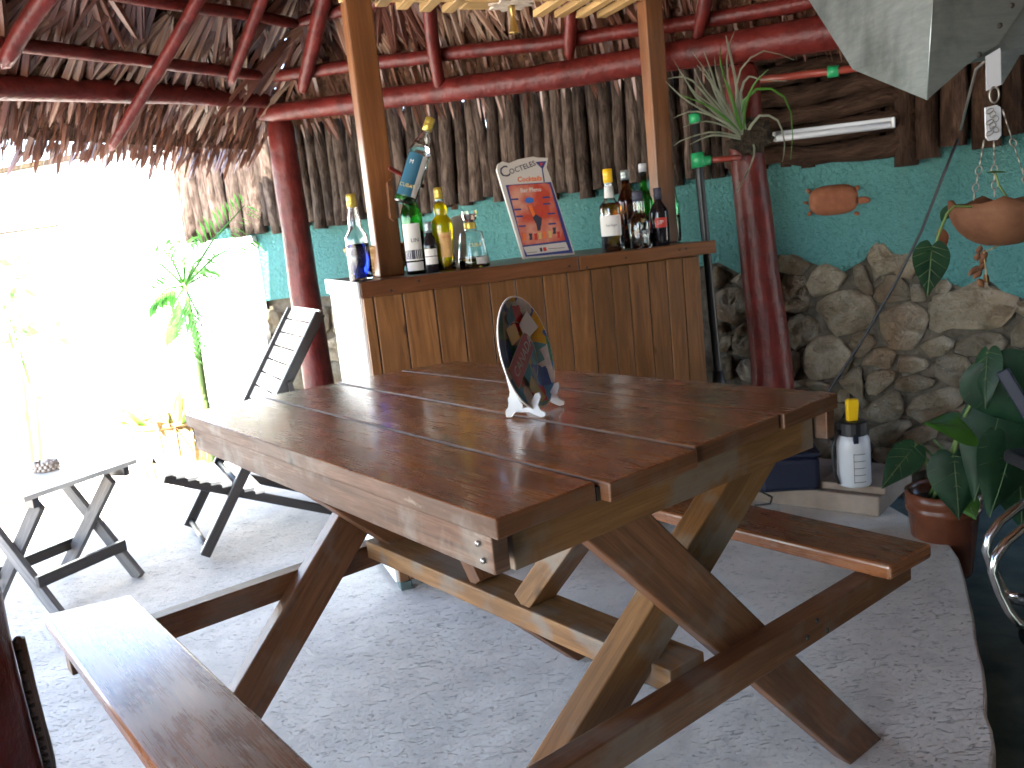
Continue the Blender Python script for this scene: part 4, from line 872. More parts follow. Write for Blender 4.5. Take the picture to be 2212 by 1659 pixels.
# ================================================================== SMALL SIDE TABLE
HT = .45; q0_, q1_ = G(52, 1074, HT), G(297, 991, HT); e1 = nz(q1_-q0_); e2 = V3(-e1[1], e1[0], 0); l1 = float(np.linalg.norm(q1_-q0_)); l2 = .46
stb = thing('side_table', q0_*[1, 1, 0]+e1*l1/2+e2*l2/2, 'small weathered folding side table on crossed legs beside the deck chair', 'table')
for i in range(6):
    mb = MB(); mb.box(q0_+e2*(l2*i/6+.003)-Z*.018, e1*l1, e2*(l2/6-.006), Z*.018); obj('top_slat', mb, M['slat_glare'], stb, .002)  # wood top given the pale tone to stand for its white glare
for f in (.1, .9):
    mb = MB(); mb.box(q0_+e1*(l1*f-.012)+e2*.012-Z*.052, e2*(l2-.024), e1*.024, Z*.0335); obj('top_bearer', mb, M['darkwood'], stb, .002)
for f, s_ in ((.13, 1), (.87, -1)):
    c_ = q0_*[1, 1, 0]+e1*l1*f
    mb = MB(); mb.bar(c_+e2*.03+Z*.0, c_+e2*(l2-.06)+Z*(HT-.052), .05, .022, e1); obj('leg', mb, M['greywood'], stb, .002)
    mb = MB(); mb.bar(c_+e1*.024*s_+e2*(l2-.03)+Z*.0, c_+e1*.024*s_+e2*.06+Z*(HT-.052), .05, .022, e1); obj('leg', mb, M['greywood'], stb, .002)
c_ = q0_*[1, 1, 0]
for v_, z_ in ((.10, .12), (l2-.10, .12)):
    mb = MB(); mb.bar(c_+e1*l1*.1+e2*v_+Z*z_, c_+e1*l1*.9+e2*v_+Z*z_, .02, .042); obj('stretcher', mb, M['darkwood'], stb, .002)
# shell ashtray
o = G(100, 1016, HT+.0005); sh_ = thing('shell_dish', o, 'lumpy dish covered in small seashells on the side table', 'dish')
mb = MB(); mb.lathe([(0, 0), (.036, 0), (.040, .012), (.038, .026), (.032, .028), (.028, .014), (0, .012)], o, Z, 18); obj('bowl', mb, M['shell'], sh_)
for ring, (r, z) in enumerate(((.041, .008), (.042, .019), (.038, .03))):
    for i in range(15):
        a = 2*math.pi*(i+.5*ring)/15; mb = MB(); c_ = o+V3(r*math.cos(a), r*math.sin(a), z); mb.lathe([(0, -.008), (.006, -.005), (.008, 0), (.006, .005), (0, .008)], c_, nz(V3(math.cos(a+.8), math.sin(a+.8), .4*rs.uniform(-1, 1))), 7); obj('small_shell', mb, M['shell'], sh_)
mb = MB(); mb.lathe([(0, .02), (.018, .022), (.024, .033), (.014, .043), (0, .046)], o+V3(.004, 0, 0), nz(V3(.2, 0, 1)), 9); obj('large_shell', mb, M['shell'], sh_)
# beaded cord by the near post
cp = [YD(40, 1380, 1.36), YD(66, 1490, 1.36), YD(84, 1560, 1.355), YD(98, 1610, 1.35), YD(106, 1645, 1.35), YD(112, 1690, 1.35)]
bc = thing('beaded_cord', cp[-1], 'pale cord strung with dark beads hanging beside the dark red post', 'cord')
mb = MB(); mb.tube(cp+[cp[-1]*[1, 1, 0]+Z*.02], .010, 8); obj('cord', mb, M['greywood'], bc)
for i in range(26):
    t = i/25*(len(cp)-1); j = min(int(t), len(cp)-2); c_ = lerp(cp[j], cp[j+1], t-j); mb = MB(); mb.lathe([(0, -.007), (.005, -.005), (.007, 0), (.005, .005), (0, .007)], c_+V3(.001, -.004, 0), nz(V3(.3, -.3, -1)), 8); obj('bead', mb, M['nail'] if i % 2 else M['greywood'], bc)
# ================================================================== THINGS ON THE BACK WALL
def tubeobj(name, pts, r, m, parent, k_=10): mb = MB(); mb.tube(pts, r, k_); return obj(name, mb, M[m], parent)
PY = 3.40
pp = thing('water_pipe', YD(1553, 830, PY)*[1, 1, 0], 'black upright water pipe with green fittings beside the red post', 'pipe')
tubeobj('pipe_run', [YD(1553, 830, PY)*[1, 1, 0]+V3(.0, 0, .0), YD(1553, 826, PY), YD(1512, 390, PY), YD(1500, 235, PY)], .0165, 'black_pipe', pp)
tubeobj('tee_fitting', [YD(1509.5, 362, PY), YD(1506, 330, PY)], .0265, 'green_pvc', pp); tubeobj('collar', [YD(1502, 266, PY), YD(1500.5, 246, PY)], .023, 'green_pvc', pp)
tubeobj('tee_branch', [YD(1508, 350, PY), YD(1534, 346, PY)], .019, 'green_pvc', pp); tubeobj('red_branch', [YD(1530, 347, PY), YD(1600, 340, PY)], .011, 'red_pipe', pp)
tubeobj('base_flare', [YD(1553, 826, PY)-Z*.06, YD(1551, 800, PY)], [.035, .019], 'black', pp)
rp_ = thing('red_pipe', BW(1740, 158, .2), 'thin red pipe with green coupling under the beam by the metal hood', 'pipe')
tubeobj('pipe_run', [BW(1640, 172, .2), BW(1800, 154, .2), BW(1880, 143, .2)], .014, 'red_pipe', rp_); tubeobj('coupling', [BW(1788, 156, .2), BW(1812, 153, .2)], .022, 'green_pvc', rp_)
# fluorescent batten
lt = thing('tube_light', BW(1800, 277, .12), 'bare white fluorescent batten without lamp glow fixed under the dark logs', 'light fitting')
a_, b_ = BW(1672, 296, .12), BW(1934, 264, .12); mb = MB(); mb.bar(a_, b_, .03, .040); obj('housing', mb, M['white_plastic'], lt, .004)
tubeobj('tube', [lerp(a_, b_, .03)+n*.026-Z*.008, lerp(a_, b_, .97)+n*.026-Z*.008], .0125, 'white_plastic', lt)
for t in (.012, .985): mb = MB(); mb.bar(lerp(a_, b_, t-.011)+n*.022, lerp(a_, b_, t+.011)+n*.022, .03, .034); obj('lamp_holder', mb, M['white'], lt, .002)
# clay turtle
tt = thing('clay_turtle', BW(1803, 432, .03), 'terracotta turtle plaque hung flat on the teal stucco', 'plaque')
cT = BW(1800, 432, .024); RX, RZ = float(np.linalg.norm(BW(1860, 432)-BW(1745, 432)))/2, float(np.linalg.norm(BW(1800, 397)-BW(1800, 468)))/2
mb = MB(); K1, K2 = 8, 28; Vv, Ff = [], []
for i in range(K1+1):
    f = i/K1; h = .045*math.sqrt(max(0, 1-f**2.6)); 
    for j in range(K2):
        a = 2*math.pi*j/K2; e_ = (abs(math.cos(a))**3+abs(math.sin(a))**3)**(-1/3)*.92; Vv.append(cT+w*RX*f*e_*math.cos(a)+Z*RZ*f*e_*math.sin(a)+n*h)
for i in range(K1):
    for j in range(K2): Ff.append((i*K2+j, (i+1)*K2+j, (i+1)*K2+(j+1) % K2, i*K2+(j+1) % K2))
mb.add(Vv, Ff, None, 0, True); obj('shell', mb, M['terracotta'], tt)
def fin(pts, nm): mb = MB(); mb.prism([BW(*p, .024) for p in pts], n*.02); obj(nm, mb, M['terracotta'], tt, .006)
fin([(1853, 426), (1868, 424), (1879, 427), (1882, 433), (1876, 438), (1855, 441)], 'head'); fin([(1846, 402), (1855, 399), (1858, 406), (1852, 414)], 'flipper'); fin([(1846, 456), (1857, 458), (1856, 466), (1845, 464)], 'flipper')
fin([(1741, 412), (1745, 406), (1754, 412), (1748, 420)], 'flipper'); fin([(1743, 464), (1748, 468), (1757, 462), (1750, 454)], 'flipper'); fin([(1746, 434), (1733, 437), (1746, 443)], 'tail')
# cable hanging down the wall
cabl = [BW(2070, 300, .15), BW(2040, 372, .15), BW(1990, 500, .14), BW(1930, 620, .13), BW(1860, 740, .12), BW(1795, 838, .12), BW(1760, 890, .12), BW(1735, 960, .12)]
cb_ = obj('cable', (lambda mb: (mb.tube(cabl, .0055, 6), mb)[1])(MB()), M['black'], None); tag(cb_, 'thin black cable slanting down across the stone wall', 'cable')
# air plant on the right post
ap0 = YD(1608, 290, 3.42)
ap = thing('air_plant', ap0, 'spiky silver green air plant with dark root ball tied to the red post', 'plant')
mb = MB(); Vv, Ff = [], []
K1, K2 = 9, 14; cR = YD(1624, 293, 3.41)
for i in range(K1+1):
    for j in range(K2):
        p_, a = math.pi*i/K1, 2*math.pi*j/K2; r = 1+.3*rs.uniform(-1, 1); Vv.append(cR+V3(.088*r*math.sin(p_)*math.cos(a), .05*r*math.sin(p_)*math.sin(a), .058*r*math.cos(p_)))
for i in range(K1):
    for j in range(K2): Ff.append((i*K2+j, (i+1)*K2+j, (i+1)*K2+(j+1) % K2, i*K2+(j+1) % K2))
mb.add(Vv, Ff, None, 0, False); obj('root_ball', mb, M['root'], ap)
def blade(pts, wd, name, m, parent, nrm=V3(0, -1, .2)):
    pts = [np.asarray(p, float) for p in pts]; V_, F_ = [], []
    K = 9; P_ = []
    for i in range(K):                                     # smooth through the points
        t = i/(K-1)*(len(pts)-1); j = min(int(t), len(pts)-2); f = t-j; p0, p1, p2, p3 = pts[max(j-1, 0)], pts[j], pts[j+1], pts[min(j+2, len(pts)-1)]
        P_.append(.5*(2*p1+(p2-p0)*f+(2*p0-5*p1+4*p2-p3)*f*f+(3*p1-p0-3*p2+p3)*f**3))
    for i, p in enumerate(P_):
        t = i/(K-1); d = nz(P_[min(i+1, K-1)]-P_[max(i-1, 0)]); s_ = nz(np.cross(d, nrm)); ww = wd*(1-t**1.6)+.0008; V_ += [p-s_*ww, p+np.cross(s_, d)*ww*.5, p+s_*ww]
    for i in range(K-1):
        for j in (0, 1): F_.append((i*3+j, i*3+j+1, i*3+4+j, i*3+3+j))
    mb = MB(); mb.add(V_, F_, None, 0, True); return obj(name, mb, M[m], parent)
for q in ([(1605,290),(1590,180),(1570,85),(1567,80)], [(1600,290),(1560,210),(1522,150),(1495,112)], [(1600,285),(1545,230),(1490,170),(1442,170)], [(1600,285),(1540,250),(1480,215),(1438,176)], [(1595,290),(1555,240),(1500,200),(1455,130)],
  [(1605,285),(1590,220),(1600,150),(1650,110),(1715,130)], [(1610,285),(1600,230),(1640,190),(1690,205),(1712,260),(1708,345)], [(1605,285),(1580,210),(1570,120),(1590,60)], [(1612,290),(1640,250),(1680,260),(1695,310),(1690,350)], [(1600,285),(1570,230),(1530,170),(1505,140)],
  [(1600,290),(1560,260),(1500,240),(1455,255)], [(1600,295),(1540,285),(1480,300),(1455,315)], [(1600,300),(1540,292),(1490,312)], [(1610,280),(1600,200),(1618,165),(1640,172),(1700,175)], [(1600,285),(1575,200),(1555,130),(1560,95)], [(1620,290),(1630,330),(1610,380),(1590,415)], [(1605,290),(1570,250),(1540,190),(1530,150)],
  [(1602,285),(1550,225),(1520,190),(1500,150)], [(1600,290),(1560,225),(1535,150),(1520,110)], [(1604,282),(1590,240),(1575,190),(1560,160)], [(1600,288),(1555,245),(1515,222),(1470,205)], [(1606,285),(1610,230),(1630,180),(1660,150)], [(1598,292),(1560,270),(1520,262),(1475,275)], [(1600,286),(1566,216),(1548,160),(1543,120)], [(1597,288),(1535,235),(1500,205),(1475,160)]):
    blade([YD(x, y, 3.38-.10*i/len(q)*rs.uniform(.2, 1.6)) for i, (x, y) in enumerate(q)], rs.uniform(.003, .006), 'leaf', 'airleaf' if rs.random() < .88 else 'leaf_bright', ap)
# ================================================================== METAL HOOD
hd_ = thing('extractor_hood', YD(2002, 216, 2.3), 'dented galvanised sheet metal hood hanging at the house side', 'hood')
def sheet(pts, nm, m='metal', t_=.004):
    P = [np.asarray(p) for p in pts]; nn_ = nz(np.cross(P[1]-P[0], P[2]-P[0])); nn_ = nn_ if nn_@(CAM-P[0]) < 0 else -nn_
    mb = MB(); mb.prism(P, nn_*t_); return obj(nm, mb, M[m], hd_)
e0, e0t = YD(2002, 216, 2.3), YD(2024, -140, 2.3); l0, l1_, l2_ = YD(1842, 150, 2.75), YD(1747, 0, 2.85), YD(1660, -140, 2.95)
nlp = np.cross(l0-e0, e0t-e0); l1_, l2_ = PL(1747, 0, e0, nlp), PL(1660, -140, e0, nlp); sheet([e0, l0, l1_, l2_, e0t], 'left_panel'); r0, r1, r2 = YD(2092, 137, 2.33), YD(2157, 95, 2.35), YD(2240, -30, 2.38)
nfp = np.cross(r1-e0, e0t-e0); r0, r2 = PL(2092, 137, e0, nfp), PL(2240, -30, e0, nfp); sheet([e0, r0, r1, r2, PL(2240, -140, e0, nfp), e0t], 'front_panel'); sheet([r0+V3(0, .006, 0), YD(2240, 112, 2.42), YD(2240, -30, 2.42), r1+V3(0, .006, 0)], 'right_panel')
tubeobj('corner_seam', [e0, e0t], .0025, 'metal', hd_, 6)
sheet([YD(2130, 122, 2.31), YD(2161, 103, 2.31), YD(2163, 183, 2.31), YD(2131, 196, 2.31)], 'bracket', 'white_plastic', .003); sheet([YD(2163, 110, 2.311), YD(2215, 100, 2.36), YD(2165, 183, 2.311)], 'bracket_gusset', 'metal', .002)
for p_ in ((2115, 118), (2160, 55), (2186, 12)): mb = MB(); mb.lathe([(0, .004), (.006, .003), (.007, 0)], YD(*p_, 2.325), nz(V3(-.2, -1, -.2)), 8); obj('rivet', mb, M['nail'], hd_)
wire = [YD(2131, 128, 2.36), YD(2108, 150, 2.40), YD(2095, 200, 2.45), YD(2075, 280, 2.7)]
cb2 = obj('hood_wire', (lambda mb: (mb.tube(wire, .004, 6), mb)[1])(MB()), M['iron'], None); tag(cb2, 'grey wire looping from the hood bracket to the log wall', 'wire')
# hanging bowl with chains
HYd = 2.25; bw_c = YD(2168, 470, HYd)
hb = thing('hanging_planter', bw_c-Z*.06, 'brown clay bowl planter hanging on wire chains from the hood bracket', 'planter')
Rb = .125; K1, K2 = 7, 30; Vv, Ff = [], []
for i in range(K1+1):
    p_ = math.pi/2*i/K1
    for j in range(K2):
        a = 2*math.pi*j/K2; r = Rb*math.cos(p_*.93)*(1+.03*math.sin(3*a)); Vv.append(bw_c+V3(r*math.cos(a), r*math.sin(a), .045-.115*math.sin(p_)+(.008*math.sin(5*a)+.006*math.sin(9*a+1) if i == 0 else 0)))
for i in range(K1):
    for j in range(K2): Ff.append((i*K2+(j+1) % K2, (i+1)*K2+(j+1) % K2, (i+1)*K2+j, i*K2+j))
nV = len(Vv)
for i in range(3):
    for j in range(K2):
        a = 2*math.pi*j/K2; q = Vv[j]; cc = bw_c+Z*(.045-.02*i); Vv.append(cc+(q-bw_c-Z*.045)*(.93-.05*i))
for j in range(K2): Ff.append((j, (j+1) % K2, nV+(j+1) % K2, nV+j)[::-1])
for i in range(2):
    for j in range(K2): Ff.append((nV+i*K2+(j+1) % K2, nV+(i+1)*K2+(j+1) % K2, nV+(i+1)*K2+j, nV+i*K2+j)[::-1])
mb = MB(); mb.add(Vv, Ff, None, 0, True); obj('bowl', mb, M['clay'], hb)
mb = MB(); mb.lathe([(0, .028), (.05, .03), (.105, .018), (.108, .01)], bw_c, Z, 20); obj('soil', mb, M['soil'], hb)
hook = YD(2147, 203, HYd); mb = MB()
def link(c, ax, up_, r1=.011, r2=.0075, rr=.0018): mb = MB(); mb.tube([c+nz(up_)*r1*math.cos(a)+nz(ax)*r2*math.sin(a) for a in np.linspace(0, 2*math.pi, 15)], rr, 5); obj('chain_link', mb, M['iron'], hb)
link(YD(2148, 205, HYd), V3(1, 0, 0), Z, .019, .012, .0026)
tagp = [YD(*p, HYd) for p in ((2128, 232), (2154, 226), (2163, 231), (2164, 292), (2156, 302), (2136, 304), (2130, 297))]; mb = MB(); mb.prism(tagp, V3(0, .006, 0)); obj('metal_tag', mb, M['white_plastic'], hb, .002)
for i in range(7):
    c_ = YD(2138+6*(i % 3), 240+8*i, HYd-.006); link(c_, V3(1, 0, 0), nz(V3(rs.uniform(-1, 1), 0, 1)), .008, .008, .0012)
for a0_, b0_ in (((2126, 303), (2103, 432)), ((2147, 306), (2149, 425)), ((2165, 235), (2225, 420))):
    A_, B_ = YD(*a0_, HYd), YD(*b0_, HYd); K = 9 if b0_[0] > 2200 else 7
    for i in range(K):
        t = (i+.5)/K; c_ = lerp(A_, B_, t)
        if i in (1, 2) or (K == 9 and i in (4, 5)): tubeobj('wire_rod', [lerp(A_, B_, i/K), lerp(A_, B_, (i+1)/K)], .0018, 'iron', hb, 5)
        else: link(c_, V3(1, 0, 0) if i % 2 else V3(.4, .9, 0), B_-A_, .0105, .008)
def leafblade(base, tip, wd, nrm, name, m, parent, heart=True, vein=None, curl=.15):
    """broad leaf: midrib from base to tip, half width wd, facing nrm"""
    base, tip = np.asarray(base, float), np.asarray(tip, float); d = tip-base; L_ = np.linalg.norm(d); d = d/L_; s_ = nz(np.cross(d, nrm)); up_ = np.cross(s_, d)
    if up_@nrm < 0: up_ = -up_
    prof = [(-.13, .30), (-.08, .62), (.08, .92), (.25, 1.0), (.45, .86), (.65, .58), (.82, .28), (.95, .08), (1, .005)] if heart else [(0, .05), (.12, .5), (.3, .9), (.5, 1), (.7, .8), (.88, .4), (1, .01)]
    V_, F_ = [], []
    for t, f in prof:
        for k_ in range(7):
            q = -1+2*k_/6; tt_ = t if abs(q) > .01 or t > 0 else max(t, 0)
            if heart and t < 0: tt_ = t*(abs(q)**.6)
            ripple = .035*math.sin(9*t+q*4)*abs(q)
            V_.append(base+d*L_*tt_+s_*wd*f*q+up_*(wd*(-curl*q*q+.10*abs(q))+ripple*wd-curl*.5*L_*max(t, 0)**2))
    for i in range(len(prof)-1):
        for k_ in range(6): F_.append((i*7+k_, i*7+k_+1, (i+1)*7+k_+1, (i+1)*7+k_))
    mb = MB(); mb.add(V_, F_, None, 0, True); lo = obj(name, mb, M[m], parent, sub=1)
    if vein:
        for k_ in range(1, 6):
            i0 = k_; mid = np.array(V_[i0*7+3]); 
            for e_ in (0, 6):
                j = min(i0+1, len(prof)-1); mb = MB(); mb.tube([mid+up_*.0012, (mid+np.array(V_[j*7+e_]))/2+up_*.0018, np.array(V_[j*7+e_])*.93+mid*.07+up_*.0012], [.0012, .0009, .0005], 4); obj('vein', mb, M['vein'], lo)
        mb = MB(); mb.tube([np.array(V_[i*7+3])+up_*.0015 for i in range(len(prof)) if prof[i][0] >= 0], .0016, 5); obj('midrib', mb, M['vein'], lo)
    return lo
# plant of the hanging bowl
hp_ = thing('philodendron', bw_c+Z*.03, 'trailing philodendron with one big heart shaped leaf hanging from the clay bowl', 'plant')
tubeobj('stem', [bw_c+V3(-.06, -.05, .03), YD(2062, 445, 2.2), YD(2045, 462, 2.2), YD(2027, 510, 2.18), YD(2020, 533, 2.17)], .0032, 'stem', hp_, 6)
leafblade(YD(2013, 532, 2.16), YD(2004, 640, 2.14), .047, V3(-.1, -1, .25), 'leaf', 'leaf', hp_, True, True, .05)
leafblade(YD(2058, 440, 2.3), YD(2032, 480, 2.34), .016, V3(-.3, -1, .1), 'leaf', 'leaf', hp_, False)
leafblade(YD(2030, 492, 2.25), YD(2045, 535, 2.25), .017, V3(0, -1, .1), 'dry_leaf', 'terracotta', hp_, False)
leafblade(YD(2130, 372, 2.2), YD(2178, 368, 2.2), .006, V3(0, -.5, 1), 'leaf', 'leaf_bright', hp_, False)
tubeobj('stem', [bw_c+V3(.0, -.04, .03), YD(2158, 400, 2.2), YD(2150, 374, 2.2)], .0025, 'stem', hp_, 6)
dr_ = thing('dried_pods', YD(2125, 600, HYd), 'string of dry brown curled pods hanging below the clay bowl', 'pods')
tubeobj('string', [bw_c-Z*.065, YD(2125, 545, HYd), YD(2132, 610, HYd)], .002, 'straw', dr_, 5)
for i in range(9):
    c_ = YD(2121+8*math.sin(i*2.1), 530+i*9, HYd); leafblade(c_, c_+V3(rs.uniform(-.02, .02), rs.uniform(-.015, .015), -.024), .010, V3(rs.uniform(-.5, .5), -1, .2), 'pod', 'clay', dr_, False, None, .6)
# ================================================================== FLOOR THINGS AT THE RIGHT
so_ = G(1846, 1044, .1035); sp_ = thing('pump_sprayer', so_, 'white plastic pump sprayer with black collar and yellow handle on the step', 'sprayer')
k_s = float(np.linalg.norm(YD(1880, 1000, so_[1])-YD(1811, 1000, so_[1])))/2
mb = MB(); mb.lathe([(0, 0), (k_s*.95, 0), (k_s, .008), (k_s*.98, .15), (k_s*.95, .17), (k_s*.78, .19), (k_s*.7, .196), (0, .196)], so_, Z, 28); obj('tank', mb, M['white_plastic'], sp_)
mb = MB(); mb.lathe([(k_s*.78, .186), (k_s*.86, .19), (k_s*.86, .235), (k_s*.7, .24), (0, .24)], so_, Z, 18, smooth=False); obj('collar', mb, M['black'], sp_)
mb = MB(); mb.prism([so_+V3(a, -k_s*.2, h) for a, h in ((-.020, .238), (.016, .238), (.022, .30), (.020, .318), (-.014, .32), (-.022, .312))], V3(0, k_s*.4, 0)); obj('pump_handle', mb, M['yellow_plastic'], sp_, .004)
for i in range(5): mb = MB(); mb.add([so_+V3(k_s*1.004*math.sin(a), -k_s*1.004*math.cos(a), .02+.026*i+hh) for hh in (0, .0022) for a in np.linspace(-.35, .35, 6)], [(j, j+1, j+7, j+6) for j in range(5)]); obj('graduation', mb, M['ink'], sp_)
mb = MB(); mb.add([so_+V3(k_s*1.004*math.sin(a), -k_s*1.004*math.cos(a), hh) for hh in (.018, .128) for a in (-.38, -.35)], [(0, 1, 3, 2)]); obj('graduation', mb, M['ink'], sp_)
tubeobj('hose', [so_+V3(-k_s*.9, -.01, .21), so_+V3(-k_s*1.35, -.01, .15), so_+V3(-k_s*1.3, -.01, .06), so_+V3(-k_s*1.1, -.02, .01)], .006, 'black', sp_, 6)
mb = MB(); mb.box(so_+V3(-.02, -k_s*.98, .165), V3(.018, 0, 0), V3(0, .012, 0), Z*.03); obj('catch', mb, M['blue_dark'], sp_, .002)
bo = G(1700, 1062, .075); cs_ = thing('battery_case', bo, 'dark blue plastic case in the shade at the foot of the red post', 'case')
mb = MB(); mb.box(bo+V3(-.10, 0, 0), V3(.22, -.03, 0), V3(.03, .16, 0), Z*.13); obj('case_body', mb, M['blue_dark'], cs_, .02, 3)
mb = MB(); mb.box(bo+V3(-.102, -.002, .1305), V3(.224, -.03, 0), V3(.03, .164, 0), Z*.02); obj('lid', mb, M['blue_dark'], cs_, .008, 3)
tubeobj('handle', [bo+V3(-.02, .06, .15), bo+V3(-.01, .06, .185), bo+V3(.07, .05, .185), bo+V3(.08, .05, .15)], .007, 'black', cs_, 8)
lead = [G(1590, 1062, .004)+Z*.0, G(1640, 1060, .08), G(1668, 1074, .081), G(1664, 1088, .081), G(1630, 1092, .081)]
o_ = obj('power_lead', (lambda mb: (mb.tube(lead[1:], .0035, 6), mb)[1])(MB()), M['black'], None); tag(o_, 'thin dark lead curling on the cement step by the case', 'cable')
# potted big leaf plant
po = G(2050, 1240, -.13); pz = -.13
pcx = YD(2048, 1150, 2.75); po = V3(pcx[0], 2.78, -.13); pr = .112
pot = thing('plant_pot', po, 'brown glazed pot with a ringed rim beyond the slab edge', 'pot')
mb = MB(); mb.lathe([(0, 0), (.085, 0), (.088, .01), (pr*.97, .215), (pr*1.03, .22), (pr*1.05, .235), (pr*1.0, .24), (pr*1.05, .25), (pr*1.06, .285), (pr*.98, .29), (pr*.92, .275), (pr*.9, .24), (0, .24)], po, Z, 36); obj('pot_wall', mb, M['glaze'], pot)
mb = MB(); mb.lathe([(pr*.91, .246), (0, .252)], po, Z, 20); obj('soil', mb, M['soil'], pot)
bp = thing('big_leaf_plant', po+Z*.25, 'large leaved dark green plant with crinkled leaves growing from the brown pot', 'plant')
rootp = po+Z*.25
def stalk(p1, bend=.03): q = rootp+V3(rs.uniform(-.05, .05), rs.uniform(-.04, .04), 0); m__ = lerp(q, p1, .55)+V3(rs.uniform(-bend, bend), -bend*.3, .05); tubeobj('stalk', [q, m__, p1], [.007, .006, .004], 'stem', bp, 6)
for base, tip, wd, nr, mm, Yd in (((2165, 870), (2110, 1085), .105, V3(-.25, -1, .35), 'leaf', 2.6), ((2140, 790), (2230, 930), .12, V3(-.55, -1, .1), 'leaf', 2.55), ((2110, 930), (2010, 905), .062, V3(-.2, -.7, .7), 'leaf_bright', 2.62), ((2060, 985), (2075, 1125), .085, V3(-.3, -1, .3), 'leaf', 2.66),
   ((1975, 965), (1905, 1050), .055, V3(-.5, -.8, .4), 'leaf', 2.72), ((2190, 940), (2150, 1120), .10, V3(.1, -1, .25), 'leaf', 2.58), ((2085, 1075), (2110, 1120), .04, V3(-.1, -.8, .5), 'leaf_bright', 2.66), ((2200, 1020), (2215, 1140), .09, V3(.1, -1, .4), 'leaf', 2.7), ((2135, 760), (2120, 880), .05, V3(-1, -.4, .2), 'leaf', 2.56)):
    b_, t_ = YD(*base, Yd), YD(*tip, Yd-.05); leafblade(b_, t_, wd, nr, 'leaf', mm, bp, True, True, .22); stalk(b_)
for i in range(10): stalk(rootp+V3(rs.uniform(-.09, .09), rs.uniform(-.08, .04), rs.uniform(.10, .2)), .02)
o_ = obj('blue_handle', (lambda mb: (mb.bar(YD(2165, 800, 2.45), YD(2165, 800, 2.45)+(YD(2240, 925, 2.4)-YD(2165, 800, 2.45))*((-.125-YD(2165, 800, 2.45)[2])/(YD(2240, 925, 2.4)-YD(2165, 800, 2.45))[2]), .018, .035), mb)[1])(MB()), M['blue_dark'], None, .004)
tag(o_, 'dark blue plastic handle leaning down from among the big leaves', 'handle')
# tubular steel chair at the edge
tcz = -.128; tc = thing('tube_chair', G(2190, 1390, tcz), 'bent steel tube chair base with dark feet at the yard side', 'chair')
tp = [YD(2260, 1110, 2.0), YD(2212, 1140, 1.98), YD(2175, 1170, 1.96), YD(2150, 1205, 1.95), YD(2144, 1235, 1.95), YD(2160, 1280, 1.95), YD(2180, 1320, 1.94), YD(2200, 1345, 1.93), YD(2260, 1360, 1.92)]
tubeobj('frame_tube', tp, .0115, 'steel', tc, 10); tubeobj('frame_tube', [p+V3(.035, .09, .015) for p in tp], .0115, 'steel', tc, 10)
tubeobj('cross_tube', [YD(2175, 1283, 1.97), YD(2250, 1300, 1.97)], .009, 'steel', tc, 8); tubeobj('dark_sleeve', [YD(2196, 1291, 1.965), YD(2260, 1305, 1.965)], .013, 'black', tc, 8)
sa_ = tp[0]
tubeobj('frame_tube', [sa_, sa_+V3(.10, -.01, .02), sa_+V3(.45, -.02, .02)], .0115, 'steel', tc, 10); tubeobj('frame_tube', [tp[-1], tp[-1]+V3(.40, -.02, -.01), sa_+V3(.50, -.06, -.12), sa_+V3(.45, -.02, .02)], .0115, 'steel', tc, 10)
mb = MB(); mb.box(sa_+V3(.08, -.03, .03), V3(.38, 0, 0), V3(0, .36, 0), Z*.04); obj('seat_pad', mb, M['black'], tc, .015, 3)
tubeobj('back_tube', [sa_+V3(.46, -.02, .02), sa_+V3(.52, 0, .20), sa_+V3(.55, .0, .46), sa_+V3(.55, .32, .46), sa_+V3(.52, .32, .20), sa_+V3(.46, .30, .02)], .0115, 'steel', tc, 10)
mb = MB(); mb.box(sa_+V3(.53, .015, .24), V3(.03, 0, 0), V3(0, .29, 0), Z*.2); obj('back_pad', mb, M['black'], tc, .012, 3)
cw = G(2225, 1400, tcz)+Z*.034; mb = MB(); mb.lathe([(0, -.012), (.026, -.012), (.034, -.006), (.034, .006), (.026, .012), (0, .012)], cw, nz(V3(1, .3, 0)), 20); obj('castor', mb, M['black'], tc)
tubeobj('castor_stem', [cw+Z*.02, YD(2235, 1362, cw[1])], .006, 'steel', tc, 6)
# ================================================================== GARDEN AT THE LEFT
def palm_leaf(base, tip, parent, nl=13, wd=.012, ll=.2, droop=.10, name='frond'):
    base, tip = np.asarray(base), np.asarray(tip); d = nz(tip-base); L_ = np.linalg.norm(tip-base); s_ = nz(np.cross(d, V3(0, -1, .3))); mb = MB()
    for i in range(nl):
        t = .25+.75*i/(nl-1); p = lerp(base, tip, t)-Z*droop*t*t
        for sg in (-1, 1):
            l = ll*(1.15-.6*t)*rs.uniform(.8, 1.15); e_ = nz(d*.75+s_*sg+Z*rs.uniform(-.25, .15)); q = p+e_*l-Z*.25*l; nn_ = nz(np.cross(e_, Z)); mm = p+e_*l*.5
            mb.add([p, mm-nn_*wd, q, mm+nn_*wd], [(0, 1, 2, 3)])
    mb.tube([base, lerp(base, tip, .5)-Z*droop*.2, tip-Z*droop], [.008, .006, .002], 6); return obj(name, mb, M['palm_leaf'], parent)
pb_ = V3(*YD(425, 640, 4.55)); gp = V3(pb_[0]+.05, 4.55, -.135)
gpt = thing('potted_palm', gp, 'slender green garden palm in bright sun before the wall', 'palm')
tubeobj('trunk', [YD(442, 860, 4.6)*[1, 1, 0]-Z*.13, YD(440, 850, 4.6), YD(425, 740, 4.55), YD(405, 655, 4.5), YD(398, 610, 4.5)], [.03, .022, .02, .017, .014], 'stem', gpt, 8)
cr = YD(398, 618, 4.5)
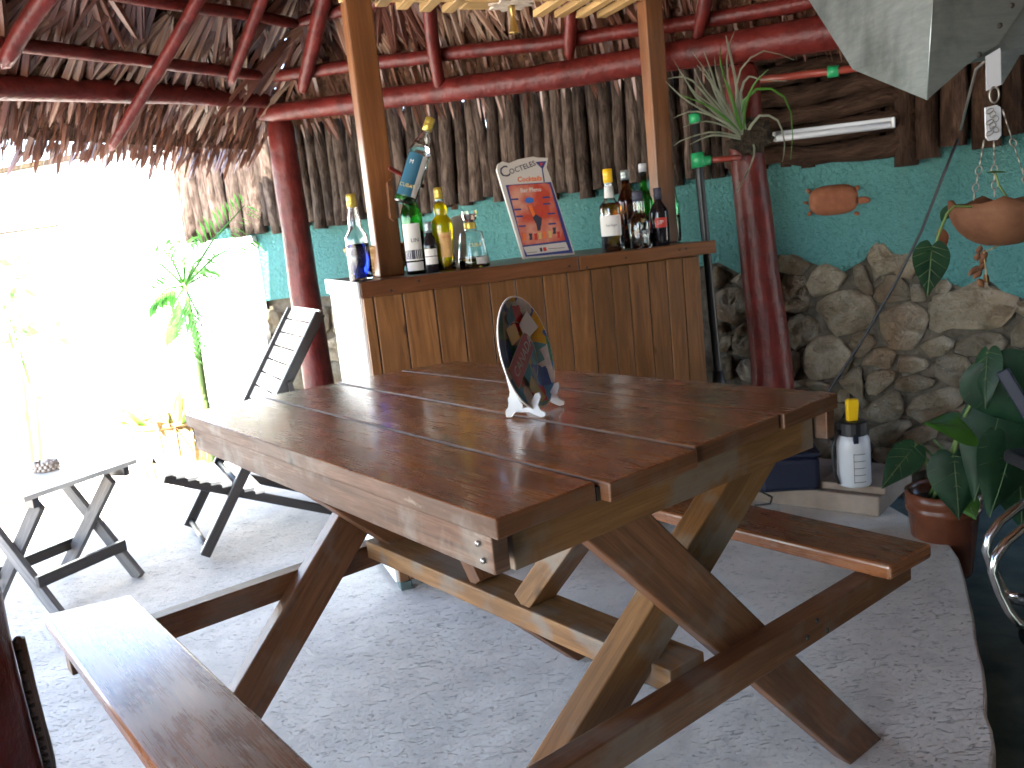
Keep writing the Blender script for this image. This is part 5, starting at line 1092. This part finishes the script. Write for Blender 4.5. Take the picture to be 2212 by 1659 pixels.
for tx_, ty_, ll_ in ((300, 510, .2), (345, 490, .2), (395, 480, .2), (440, 500, .2), (520, 400, .24), (530, 470, .22), (320, 610, .18), (440, 690, .2), (400, 720, .18), (350, 680, .2), (470, 560, .2)): palm_leaf(cr, YD(tx_, ty_, 4.5+rs.uniform(-.25, .25)), gpt, 13, .011, ll_*.8)
rp2 = YD(380, 950, 4.85); pk = V3(rp2[0], 4.85, -.135)
wk = thing('straw_planter', pk, 'pale woven straw planter standing under the sunlit palm', 'planter')
mb = MB(); mb.lathe([(0, 0), (.17, 0), (.2, .2), (.22, .42), (.205, .42), (.185, .2), (0, .36)], pk, Z, 26); obj('basket_wall', mb, M['straw'], wk)
for i in range(16):
    a = 2*math.pi*i/16; tubeobj('upright_cane', [pk+V3(.172*math.cos(a), .172*math.sin(a), 0), pk+V3(.203*math.cos(a), .203*math.sin(a), .2), pk+V3(.224*math.cos(a), .224*math.sin(a), .43)], .006, 'straw', wk, 5)
mb = MB(); mb.tube([pk+V3(.217*math.cos(a), .217*math.sin(a), .425) for a in np.linspace(0, 2*math.pi, 30)], .014, 6); obj('rim', mb, M['straw'], wk)
wkp = thing('dry_shrub', pk+Z*.37, 'dry yellowing shrub sprouting from the straw planter', 'plant')
for i in range(26):
    a = rs.uniform(0, 6.28); c_ = pk+V3(.12*math.cos(a), .12*math.sin(a), .36); leafblade(c_, c_+V3(.16*math.cos(a), .16*math.sin(a), rs.uniform(.05, .24)), .03, V3(rs.uniform(-1, 1), -1, .6), 'leaf', 'straw' if i % 3 else 'leaf_bright', wkp, False)
wp_ = V3(YD(522, 850, 4.75)[0], 4.75, -.135); wpt = thing('white_urn', wp_, 'rounded white garden urn behind the deck chair', 'urn')
mb = MB(); mb.lathe([(0, 0), (.07, 0), (.06, .03), (.11, .22), (.12, .32), (.09, .42), (.07, .45), (.085, .47), (.075, .475), (.06, .45), (0, .42)], wp_, Z, 26); obj('urn_body', mb, M['white'], wpt)
mb = MB(); mb.tube([wp_+V3(.073*math.cos(a), .073*math.sin(a), .472) for a in np.linspace(0, 2*math.pi, 24)], .008, 6); obj('rim', mb, M['white'], wpt)
for i, (px, py, Yd, sc) in enumerate(((-20, 580, 5.2, 1.0), (20, 680, 5.4, .8))):
    c_ = YD(px, py, Yd); b_ = V3(c_[0], Yd, -.135)
    sb = thing('garden_shrub', b_, ('leafy green shrub in full sun before the garden wall', 'lower sunlit shrub crouching behind the leafy one')[i], 'shrub')
    tubeobj('stem', [b_, (b_+c_)/2+V3(.05, 0, 0), c_], [.02, .015, .006], 'stem', sb, 6)
    for j in range(70):
        v_ = V3(rs.gauss(0, .18), rs.gauss(0, .18), rs.gauss(0, .22))*sc; leafblade(c_+v_, c_+v_+nz(V3(rs.uniform(-1, 1), rs.uniform(-1, 1), rs.uniform(-.6, .6)))*.1, .022, V3(rs.uniform(-1, 1), -1, .6), 'leaf', 'palm_leaf', sb, False)
